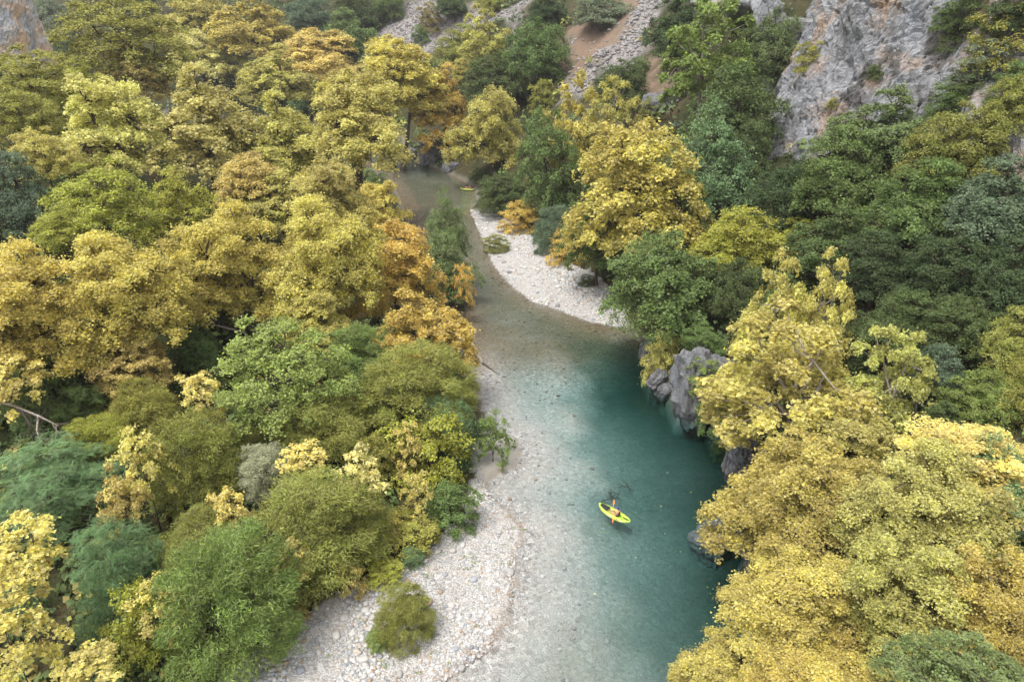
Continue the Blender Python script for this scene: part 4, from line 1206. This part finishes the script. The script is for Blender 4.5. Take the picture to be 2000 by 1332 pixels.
# ------------------------------------------------------------------ undergrowth between the trees
def undergrowth(name, n, seed, ymax=420):
    r = np.random.default_rng(seed)
    # sample where the photograph looks, evenly over the ground but denser close by
    Y = 22 + (ymax - 22) * r.random(n * 4) ** 1.5
    X = (r.random(n * 4) * 2 - 1) * (Y * .86 + 14)
    iw, il, ir, dl, dr, db, dbar = zones(X, Y)
    bare = np.zeros(len(X))
    for P in SCREE + DRY: bare = np.maximum(bare, inside(X, Y, P) * .93)
    ok = ~iw & ~il & ~ir & (dbar > .9) & (r.random(len(X)) > bare)
    X, Y, dl, dr, dbar = (a[ok][:n] for a in (X, Y, dl, dr, dbar)); n = len(X)
    Z = height(X, Y)
    right = dr < dl
    R = (.6 + 1.15 * r.random(n) ** 1.3) * (1 + Y / 190) * np.minimum(1, .45 + dbar / 7)
    L = 28
    pid = np.repeat(np.arange(n), L)
    v = unit(r.normal(size=(n * L, 3))); v[:, 2] = np.abs(v[:, 2])
    v *= (.55 + .5 * r.random((n * L, 1)))
    C = np.stack([X, Y, Z], 1)[pid] + v * (R[pid, None] * np.array([1, 1, 1.05]))
    Nn = unit(v + np.array([0, 0, .5]) + r.normal(0, .4, (n * L, 3)))
    size = R[pid] * .40 * r.uniform(.6, 1.3, n * L)
    T0, F0 = LEAF['oval'], LEAF_F['oval']
    t = unit(np.cross(Nn, r.normal(size=Nn.shape))); b = np.cross(Nn, t)
    V = (C[:, None] + size[:, None, None] * (T0[None, :, 0, None] * b[:, None] * 1.2 + T0[None, :, 1, None] * t[:, None] + T0[None, :, 2, None] * Nn[:, None])).reshape(-1, 3)
    F = (F0[None] + (np.arange(n * L) * 4)[:, None, None]).reshape(-1, 3)
    pal_l = np.array([T['dark'], T['olive'], T['green'], T['willow'], T['deep'], T['brown'], T['goldlime']]); pl = [.28, .17, .2, .14, .13, .05, .03]
    pal_r = np.array([T['dark'], T['deep'], T['green'], T['willow'], T['greygreen']]); pr_ = [.38, .27, .18, .09, .08]
    c = np.where(right[:, None], pal_r[r.choice(5, n, p=pr_)], pal_l[r.choice(7, n, p=pl)]) * r.uniform(.85, 1.35, (n, 1))
    c = c[pid] * r.uniform(.7, 1.2, (n * L, 1))
    o = link(name, np_mesh(name, V, F, False, [('tone', 'FACE', np.repeat(c, len(F0), 0))], M['under']))
    tag(o, 'low green and olive undergrowth covering the ground between the trees', 'undergrowth', None, 'stuff')
undergrowth('undergrowth', 6500, 301)

# ------------------------------------------------------------------ kayaks, paddlers, driftwood
def cam_point(px, py, z):
    p = flat(px, py, z); return Vector((p[0], p[1], z))

PL = dict(lime=plain('kayak_lime', (.46, .60, .07), .35, .5), limein=plain('kayak_floor', (.36, .52, .08), .5), black=plain('kayak_black', (.018, .018, .022), .6),
          white=plain('kayak_print', (.75, .78, .75), .4), yellow=plain('kayak_yellow', (.80, .42, .03), .4), orange=plain('paddle_orange', (.85, .22, .05), .4),
          skin=plain('skin', (.56, .30, .20), .55), vest=plain('black_top', (.018, .017, .02), .8), shorts=plain('dark_shorts', (.03, .03, .04), .8), blue=plain('blue_cap', (.01, .035, .22), .7),
          hair=plain('dark_hair', (.02, .013, .01), .6), red=plain('life_vest', (.75, .09, .02), .6), helmet=plain('dark_helmet', (.015, .02, .05), .4), navy=plain('navy_shirt', (.02, .06, .16), .8), eye=plain('eye', (.02, .015, .012), .3))

def hull_curve(L, W):
    u = np.linspace(-1, 1, 33)
    w = W * np.clip(1 - np.abs(u) ** 2.6, 0, 1) ** .75
    z = .17 + .20 * np.abs(u) ** 3.2 + .05 * (u > 0) * np.abs(u) ** 3
    rr = .17 * (1 - .62 * np.abs(u) ** 4)
    return u, u * L / 2, w, z, rr

def strip(name, A, B, mat, parent, dome=0.0, n=5, thick=.012):
    """a closed sheet between two edge curves"""
    A, B = np.asarray(A, float), np.asarray(B, float); k = len(A)
    t = np.linspace(0, 1, n)[None, :, None]
    G = A[:, None] * (1 - t) + B[:, None] * t
    G[..., 2] += dome * np.sin(t[..., 0] * np.pi)
    V = np.concatenate([G.reshape(-1, 3), (G - np.array([0, 0, thick])).reshape(-1, 3)])
    i, j = np.meshgrid(np.arange(n - 1), np.arange(k - 1)); b = (j * n + i).ravel()
    top = np.stack([b, b + 1, b + 1 + n, b + n], 1); m = k * n
    bot = top[:, ::-1] + m
    rim = [j for j in range(n)] + [r_ * n + n - 1 for r_ in range(1, k)] + [(k - 1) * n + c for c in range(n - 2, -1, -1)] + [r_ * n for r_ in range(k - 2, 0, -1)]
    side = [(rim[a], rim[a] + m, rim[(a + 1) % len(rim)] + m, rim[(a + 1) % len(rim)]) for a in range(len(rim))]
    return link(name, np_mesh(name, V, np.concatenate([top, bot, np.array(side)]), False, None, mat), parent)

def kayak(loc, heading, label, tube='lime', L=3.4, W=.40):
    root = empty('inflatable_kayak', loc, heading); tag(root, label, 'kayak')
    u, x, w, z, rr = hull_curve(L, W)
    paths = [(np.stack([x, s * w, z], 1), rr) for s in (-1, 1)]
    link('hull', tubes('hull', paths, PL[tube], 14), root)
    sel = np.abs(u) < .93
    strip('floor', np.stack([x, -w, z - .06], 1)[sel], np.stack([x, w, z - .06], 1)[sel], PL['limein'] if tube == 'lime' else PL['black'], root)
    d = (u > .34) & (u < .90)
    strip('bow_deck', np.stack([x, -w - .03, z + rr * .92], 1)[d], np.stack([x, w + .03, z + rr * .92], 1)[d], PL['black'], root, .05)
    d = (u > -.98) & (u < -.55)
    strip('stern_strap', np.stack([x, 0 * w - .055, z + rr + .012], 1)[d], np.stack([x, 0 * w + .055, z + rr + .012], 1)[d], PL['black'], root, .02)
    for s in (-1, 1):                                     # white print on the flanks
        d = (u > -.10) & (u < .32)
        def side(a): return np.stack([x, s * (w + (rr + .006) * math.cos(a)), z + (rr + .006) * math.sin(a)], 1)[d]
        strip('printed_panel', side(.75), side(-.1), PL['white'], root, 0, 5, .004)
        d = (u > -.80) & (u < -.55)
        strip('printed_panel', side(.35), side(.02), PL['white'], root, 0, 4, .004)
        for uu in (.72, -.36, -.86):
            k = int(np.argmin(np.abs(u - uu)))
            P = np.array([x[k], s * (w[k] + rr[k] * .8), z[k] + rr[k] * .62])
            nd = np.array([0, s * .8, .62])
            link('valve', tubes('valve', [(np.stack([P, P + nd * .012, P + nd * .022]), np.array([.045, .045, .03]))], PL['black'], 10), root)
        k = int(np.argmin(np.abs(u + .62)))
        P = np.array([[x[k] - .1, s * (w[k] + .06), z[k] + rr[k] * .9], [x[k] - .05, s * (w[k] + .07), z[k] + rr[k] + .05], [x[k] + .05, s * (w[k] + .07), z[k] + rr[k] + .05], [x[k] + .1, s * (w[k] + .06), z[k] + rr[k] * .9]])
        link('handle', tubes('handle', [(P, np.full(4, .022))], PL['black'], 8), root)
    link('bow_handle', tubes('bow_handle', [(np.array([[L * .44, -.07, .52], [L * .45, 0, .57], [L * .44, .07, .52]]), np.full(3, .022))], PL['black'], 8), root)
    return root

def skin_mesh(name, chains, mat, sub=2):
    """chains: list of (points, radii); chains that share a point are joined into one continuous surface"""
    vs, rad, es = [], [], []
    def vid(p, r_):
        for k, q in enumerate(vs):
            if (Vector(p) - Vector(q)).length < 1e-4: return k
        vs.append(tuple(p)); rad.append(r_); return len(vs) - 1
    roots = []
    for pts, rs in chains:
        ids = [vid(p, r_) for p, r_ in zip(pts, rs)]
        for a, b in zip(ids[:-1], ids[1:]): es.append((a, b))
    me = bpy.data.meshes.new(name); me.from_pydata(vs, es, [])
    o = bpy.data.objects.new('rig', me); COL.objects.link(o)
    o.modifiers.new('s', 'SKIN')
    par = list(range(len(vs)))
    def find(a):
        while par[a] != a: a = par[a]
        return a
    for a, b in es: par[find(b)] = find(a)
    seen = set()
    for k, sv in enumerate(me.skin_vertices[0].data):
        rr_ = rad[k]; sv.radius = rr_ if hasattr(rr_, '__len__') else (rr_, rr_)
        if find(k) not in seen: sv.use_root = True; seen.add(find(k))
    if sub:
        sm = o.modifiers.new('d', 'SUBSURF'); sm.levels = sub; sm.render_levels = sub
    dg = bpy.context.evaluated_depsgraph_get()
    res = bpy.data.meshes.new_from_object(o.evaluated_get(dg)); res.name = name
    bpy.data.objects.remove(o); bpy.data.meshes.remove(me)
    res.materials.clear(); res.materials.append(mat)
    for p in res.polygons: p.use_smooth = True
    return res

def ellipsoid(c, s, sub=3):
    V, F = ICO[sub]; return V * np.array(s) + np.array(c), F

def person(parent_loc, heading, seat_x, hands, look, label, top, cap, seat_z=.17):
    """a paddler sitting in a kayak: hands = two points in the kayak's own space"""
    root = empty('person', parent_loc, heading); tag(root, label, 'person')
    X = seat_x
    pel, sp, ch, nk, hd = (X, 0, seat_z + .10), (X - .05, 0, seat_z + .30), (X - .04, 0, seat_z + .48), (X - .01, 0, seat_z + .62), (X + .02, 0, seat_z + .70)
    chains = [([pel, sp, ch, nk, hd], [(.15, .12), (.13, .10), (.155, .11), .055, .055])]
    for s, h in ((-1, hands[0]), (1, hands[1])):
        sh = (X - .04, s * .17, seat_z + .53)
        hv = Vector(h); shv = Vector(sh)
        mid = (shv + hv) / 2; dist = (hv - shv).length
        bend = math.sqrt(max(.30 ** 2 - (dist / 2) ** 2, .0004))
        el = mid + Vector((-.25, s * .55, -.8)).normalized() * min(bend, .18)
        wr = hv + (el - hv).normalized() * .07
        chains.append(([ch, sh, tuple(el), tuple(wr), tuple(hv)], [(.155, .11), .058, .042, .030, (.04, .028)]))
        fw = (hv - wr).normalized(); sd_ = Vector((0, 0, 1)).cross(fw).normalized(); up_ = fw.cross(sd_)
        for k, (off, ln) in enumerate(((-.03, .07), (-.01, .08), (.01, .075), (.03, .06))):
            b = hv + sd_ * off
            chains.append(([tuple(b), tuple(b + fw * ln * .55 + up_ * .012), tuple(b + fw * ln * .75 - up_ * .03), tuple(b + fw * ln * .3 - up_ * .045)], [.0105, .0095, .009, .008]))
        b = hv - fw * .03 + sd_ * s * -.035
        chains.append(([tuple(b), tuple(b + fw * .03 - sd_ * s * .03 - up_ * .015), tuple(b + fw * .05 - sd_ * s * .02 - up_ * .035)], [.013, .011, .009]))
        hip = (X + .06, s * .09, seat_z + .08); kn = (X + .46, s * .16, seat_z + .26); an = (X + .84, s * .13, seat_z + .07)
        chains.append(([pel, hip, kn, an, (X + .90, s * .13, seat_z + .05), (X + .98, s * .15, seat_z + .18)], [(.15, .12), .088, .058, .038, .042, .03]))
    body = skin_mesh('body', chains, PL['skin'], 2)
    # head: a shaped ellipsoid with brow, nose, chin and ears, joined to the same mesh
    hc = np.array([X + .03, 0, seat_z + .80])
    V, F = ICO[3]; V = V.copy()
    Hd = V * np.array([.098, .078, .120])
    fr = np.clip(V[:, 0], 0, 1)
    Hd[:, 0] += .028 * np.exp(-((V[:, 1] / .16) ** 2 + ((V[:, 2] + .12) / .2) ** 2)) * (fr > .5)
    Hd[:, 0] += .010 * np.exp(-((V[:, 1] / .3) ** 2 + ((V[:, 2] + .75) / .2) ** 2)) * (fr > .1)
    Hd[:, 0] -= .008 * np.exp(-(((np.abs(V[:, 1]) - .38) / .15) ** 2 + ((V[:, 2] - .05) / .14) ** 2)) * (fr > .4)
    Hd[:, 1] += np.sign(V[:, 1]) * .018 * np.exp(-((V[:, 0] / .16) ** 2 + ((V[:, 2] + .02) / .25) ** 2)) * (np.abs(V[:, 1]) > .7)
    cl, sl_ = math.cos(look), math.sin(look)
    Rz = np.array([[cl, -sl_, 0], [sl_, cl, 0], [0, 0, 1]])
    Hw = Hd @ Rz.T + hc
    bv = np.array([v.co[:] for v in body.vertices]); bf = [list(p.vertices) for p in body.polygons]
    me = bpy.data.meshes.new('body')
    me.from_pydata([tuple(v) for v in bv] + [tuple(v) for v in Hw], [], bf + [[int(i) + len(bv) for i in f] for f in F])
    for p in me.polygons: p.use_smooth = True
    me.materials.append(PL['skin']); link('body', me, root)
    def on_head(c): return Rz @ np.array(c) + hc
    for s in (-1, 1):
        v, f = ellipsoid(on_head((.083, s * .031, .008)), (.008, .012, .007), 2); link('eye', np_mesh('eye', v, f, True, None, PL['eye']), root)
    v, f = ellipsoid(on_head((.092, 0, -.055)), (.008, .024, .006), 2); link('mouth', np_mesh('mouth', v, f, True, None, plain('lips', (.35, .12, .09))), root)
    # hair and cap
    Vh = ICO[3][0]; Fh = ICO[3][1]
    keep = (Vh[Fh].mean(1)[:, 0] < .25) & (Vh[Fh].mean(1)[:, 2] > -.55)
    link('hair', np_mesh('hair', (Vh * np.array([.106, .086, .128])) @ Rz.T + hc, Fh[keep], True, None, PL['hair']), root)
    keep = Vh[Fh].mean(1)[:, 2] > .22
    cv = (Vh * np.array([.114, .094, .132])) @ Rz.T + hc
    capo = link('cap' if cap == 'blue' else 'helmet', np_mesh('cap', cv, Fh[keep], True, None, PL[cap]), root)
    if cap == 'blue':
        a = np.linspace(-1.1, 1.1, 9)
        A = np.stack([.10 * np.cos(a), .085 * np.sin(a), np.full(9, .04)], 1); B = np.stack([.185 * np.cos(a * .8), .085 * np.sin(a), np.full(9, .025)], 1)
        strip('cap_peak', A @ Rz.T + hc, B @ Rz.T + hc, PL['blue'], root)
    # sleeveless top or life vest, and shorts
    ve = skin_mesh('top', [([(X - .03, 0, seat_z + .14), (X - .05, 0, seat_z + .30), (X - .04, 0, seat_z + .49), (X - .03, 0, seat_z + .555)], [(.155, .13), (.15, .118), (.178, .13), (.11, .085)])] , PL[top], 2)
    link('life_vest' if top == 'red' else 'top', ve, root)
    sh_ = skin_mesh('shorts', [([(X - .02, 0, seat_z + .10), (X + .06, s * .09, seat_z + .085), (X + .30, s * .13, seat_z + .185)], [(.165, .13), .10, .082]) for s in (-1, 1)], PL['shorts'], 2)
    link('shorts', sh_, root)
    return root

def paddle(A, B, label):
    """a double-bladed paddle from A to B (world)"""
    A, B = Vector(A), Vector(B); mid = (A + B) / 2; d = (B - A); L = d.length; d.normalize()
    root = empty('paddle', mid); tag(root, label, 'paddle')
    a = np.array(A - mid); b = np.array(B - mid)
    dn = np.array(d)
    link('shaft', tubes('shaft', [(np.stack([a + dn * .25, a * .3, b * .3, b - dn * .25]), np.full(4, .018))], PL['orange'], 8), root)
    side = np.cross(dn, [0, 0, 1.]); side /= np.linalg.norm(side); up = np.cross(side, dn)
    for e, sg in ((a, 1), (b, -1)):
        t = np.linspace(0, 1, 9); w = .095 * np.sin(np.clip(t * 1.15 + .06, 0, 1) * np.pi * .86) ** .6
        c = e[None] + sg * dn[None] * (.46 * (1 - t))[::-1, None]
        fl = (side * .75 + up * .66)
        c = c[::-1]; w = w
        strip('blade', c - fl * w[:, None], c + fl * w[:, None], PL['orange'], root, .015, 4, .012)
    return root

def crew(bow_px, stern_px, pad, seats, labels, L=3.4, tube='lime', tops=('vest',), caps=('blue',), W=.40):
    bow, stern = cam_point(*bow_px, .3), cam_point(*stern_px, .3)
    c = (bow + stern) / 2; hd = math.atan2(bow.y - stern.y, bow.x - stern.x)
    loc = Vector((c.x, c.y, -.07))
    kayak(loc, hd, labels[0], tube, L, W)
    inv = Matrix.Rotation(-hd, 3, 'Z')
    for k, sx in enumerate(seats):
        A, B = pad[k](loc, hd)
        paddle(A, B, labels[1][k])
        la, lb = inv @ (A - loc), inv @ (B - loc)
        if la.y > lb.y: la, lb = lb, la
        h = [tuple(la.lerp(lb, .36)), tuple(la.lerp(lb, .64))]
        person(loc, hd, sx, h, 0.1, labels[2][k], tops[k], caps[k])

# the nearer kayak: one paddler, bow to the upper left
crew((1172, 984), (1229, 1017),
     [lambda loc, hd: (cam_point(1196.5, 1022, -.12), cam_point(1199, 976, .95))], [-.42],
     ('lime green inflatable kayak in the turquoise pool, nearest to the camera', ['orange double-bladed paddle dipped in the turquoise pool'],
      ['person in blue cap and black sleeveless top paddling the near kayak']))
def side_paddle(ox, tilt):
    def f(loc, hd):
        R = Matrix.Rotation(hd, 3, 'Z')
        return loc + R @ Vector((ox, -1.0, .75 - tilt)), loc + R @ Vector((ox + .1, 1.0, .75 + tilt))
    return f
crew((900, 367.5), (926, 369.5), [side_paddle(.75, .3), side_paddle(-.35, -.25)], [.15, -.95],
     ('lime green two-seat inflatable kayak under the dark bush, far upstream', ['paddle of the front paddler in the far two-seat kayak', 'paddle of the rear paddler in the far two-seat kayak'],
      ['front person in red life vest and dark helmet in the far kayak', 'rear person in red life vest and dark helmet in the far kayak']), 3.9, 'lime', ('red', 'red'), ('helmet', 'helmet'), .36)
crew((704, 298), (719, 299), [side_paddle(.35, .2)], [-.4],
     ('orange-yellow kayak glimpsed between the dark stems of the round plane', ['paddle held in the orange-yellow kayak behind the stems'],
      ['person in navy shirt sitting in the orange-yellow kayak behind the stems']), 3.2, 'yellow', ('navy',), ('helmet',))

def branching(r, start, dirv, length, rad, depth, out_, spread_=.7, up=.05, kids=3):
    k = 5; P = [np.array(start, float)]; d = np.array(dirv, float) / np.linalg.norm(dirv)
    for s in range(k):
        d = d + r.normal(0, .16, 3) + np.array([0, 0, up]); d /= np.linalg.norm(d)
        P.append(P[-1] + d * length / k)
    R = np.linspace(rad, rad * .45, k + 1)
    out_.append((np.array(P), R))
    if depth > 0:
        for c in range(kids):
            i = int(r.integers(2, k + 1)); nd = d + r.normal(0, spread_, 3); nd /= np.linalg.norm(nd)
            branching(r, P[i], nd, length * r.uniform(.45, .75), R[i] * .62, depth - 1, out_, spread_, up, kids)

# driftwood: a root plate and log lying in the shallows on the left
r = np.random.default_rng(71)
la, lb, lc = (np.array(cam_point(*q)) for q in ((918, 668, .9), (943, 709, .08), (980, 738, -.25)))
drift = empty('driftwood_log', tuple(la)); tag(drift, 'fallen log with a tangled root plate in the shallows under the orange plane', 'driftwood')
link('log', tubes('log', [(np.stack([la - la, (lb - la) * .35, (lb - la) * .7, lb - la]), np.array([.34, .30, .27, .2]))], M['palebark'], 10), drift)
link('tip', tubes('tip', [(np.stack([lb - la, (lb * .5 + lc * .5) - la, lc - la]), np.array([.17, .13, .06])), (np.stack([lc - la - [.6, 0, 0], lc - la + [0, .1, .05], lc - la + [.7, .2, .1]]), np.array([.05, .06, .03]))], M['bark'], 8), drift)
paths = []
for k in range(16):
    v = r.normal(size=3); v[2] = abs(v[2]) * .9 + .2
    branching(r, (0, 0, 0), v + (la - lb) / np.linalg.norm(la - lb) * .8, r.uniform(.8, 1.9), .09, 2, paths, .8, .0, 3)
tag(link('roots', tubes('roots', paths, M['deadwood'], 5), drift), kind='stuff')

# bare grey limbs reaching in from the left edge
def bare_limbs(pxs, label, rad, seed, depth=2, length=2.4):
    r = np.random.default_rng(seed)
    P = []
    for (x, y, lift) in pxs: P.append(hit(x, y, lift)[0])
    P = np.array(P); o0 = P[0].copy(); P = P - o0
    o = empty('dead_limb', tuple(o0)); tag(o, label, 'dead branch')
    link('stem', tubes('stem', [(P, np.linspace(rad, rad * .4, len(P)))], M['palebark'], 7), o)
    paths = []
    for k in range(len(P) - 1):
        for c in range(3):
            t = r.random(); s = P[k] * (1 - t) + P[k + 1] * t
            d = (P[k + 1] - P[k]) / np.linalg.norm(P[k + 1] - P[k]) + r.normal(0, .8, 3)
            branching(r, s, d, length * r.uniform(.5, 1.1), rad * .4, depth, paths, .6, -.02, 3)
    tag(link('twigs', tubes('twigs', paths, M['deadwood'], 5), o), kind='stuff')
bare_limbs([(-60, 775, 6.5), (20, 790, 6.5), (75, 812, 6.2), (115, 832, 5.6)], 'bare grey limbs with many twigs reaching in from the left edge', .16, 81)
bare_limbs([(75, 812, 6.2), (72, 840, 5.6), (80, 865, 5.0)], 'short bare branch hanging below the grey limbs at the left', .10, 82, 2, 1.6)
bare_limbs([(480, 650, 4), (420, 635, 5), (395, 605, 5.5), (400, 560, 6)], 'bare curved branch in the gap below the huge middle plane', .15, 83, 1, 2.0)
bare_limbs([(1560, 1000, 5), (1530, 985, 5), (1490, 990, 4.2)], 'pale dead twigs sticking out over the dark water at right', .08, 84, 2, 1.2)

# dark sunken branches near the kayak
def sunken(px, py, n, label, seed, size=1.0):
    r = np.random.default_rng(seed); p = flat(px, py, -.5); paths = []
    zb = float(height(np.array([p[0]]), np.array([p[1]]))[0])
    for k in range(n):
        v = r.normal(size=3) * np.array([1, .8, .25]); branching(r, r.normal(0, .35, 3) * np.array([1, .6, .15]), v, size * r.uniform(.5, 1.0), .045, 2, paths, .7, 0, 3)
    o = link('sunken_branch', tubes('sunken_branch', paths, M['bark'], 5)); o.location = (p[0], p[1], max(-1.0, zb + .3)); tag(o, label, 'sunken branch')
sunken(1200, 963, 8, 'dark tangle of sunken twigs just above the near kayak', 91, .9)
sunken(1226, 940, 6, 'smaller dark sunken tangle farther from the near kayak', 92, .7)

# fallen leaves floating on the pool
r = np.random.default_rng(95); q = []
for k in range(36):
    x, y = (r.normal(1452, 10), r.normal(985, 22)) if k < 26 else (r.uniform(1060, 1400), r.uniform(780, 1250))
    q.append(flat(x, y, .01))
q = np.array(q); iw, *_ = zones(q[:, 0], q[:, 1]); q = q[iw]
C = np.concatenate([q, np.full((len(q), 1), .012)], 1); Nn = unit(np.array([[0, 0, 1.]]) + r.normal(0, .05, (len(q), 3)))
fl = link('floating_leaves', build_leaves('floating_leaves', C, Nn, r.uniform(.10, .2, len(q)), 'plane', r.random(len(q)), r.random(len(q)), r)); fl.color = (*T['sap'], 1)
tag(fl, 'pale fallen leaves floating on the dark pool', 'leaves', None, 'stuff')
# weeds among the stones
def weeds(name, poly, n, seed):
    r = np.random.default_rng(seed); P = in_poly_points(n, poly, seed); L = 14
    P = P[fbm(P[:, 0] / 2.5, P[:, 1] / 2.5, 0, 2, seed) > .1]; n = len(P)
    z = height(P[:, 0], P[:, 1]); pid = np.repeat(np.arange(n), L)
    C = np.stack([P[:, 0], P[:, 1], z + .06], 1)[pid] + r.normal(0, 1, (n * L, 3)) * np.array([.12, .12, .05])
    Nn = unit(r.normal(0, .5, (n * L, 3)) + np.array([0, 0, 1]))
    o = link(name, build_leaves(name, C, Nn, r.uniform(.08, .18, n * L), 'oval', r.random(n * L), r.random(n * L), r)); o.color = (*T['bright'], 1)
    tag(o, None, None, None, 'stuff')
weeds('weeds', BARL[BARL[:, 1] > 15], 110, 97)
weeds('weeds', BARR, 160, 98)

# ------------------------------------------------------------------ thin autumn haze over the valley (name_haze)
def haze_material():
    m, nt, _, L = new_mat('haze')
    v = N(nt, 'ShaderNodeVolumePrincipled')
    v.inputs['Color'].default_value = (.93, .95, 1.0, 1); v.inputs['Density'].default_value = .00013; v.inputs['Anisotropy'].default_value = .0
    out(nt, None, v.outputs[0])
    return m
hz = [(x, y, z) for z in (-11.0, 260.0) for (x, y) in ((-640, -95), (540, -95), (540, 820), (-640, 820))]
haze = link('haze', np_mesh('haze', hz, [(3, 2, 1, 0), (4, 5, 6, 7), (0, 1, 5, 4), (1, 2, 6, 5), (2, 3, 7, 6), (3, 0, 4, 7)], False, None, haze_material()))
tag(haze, kind='stuff')
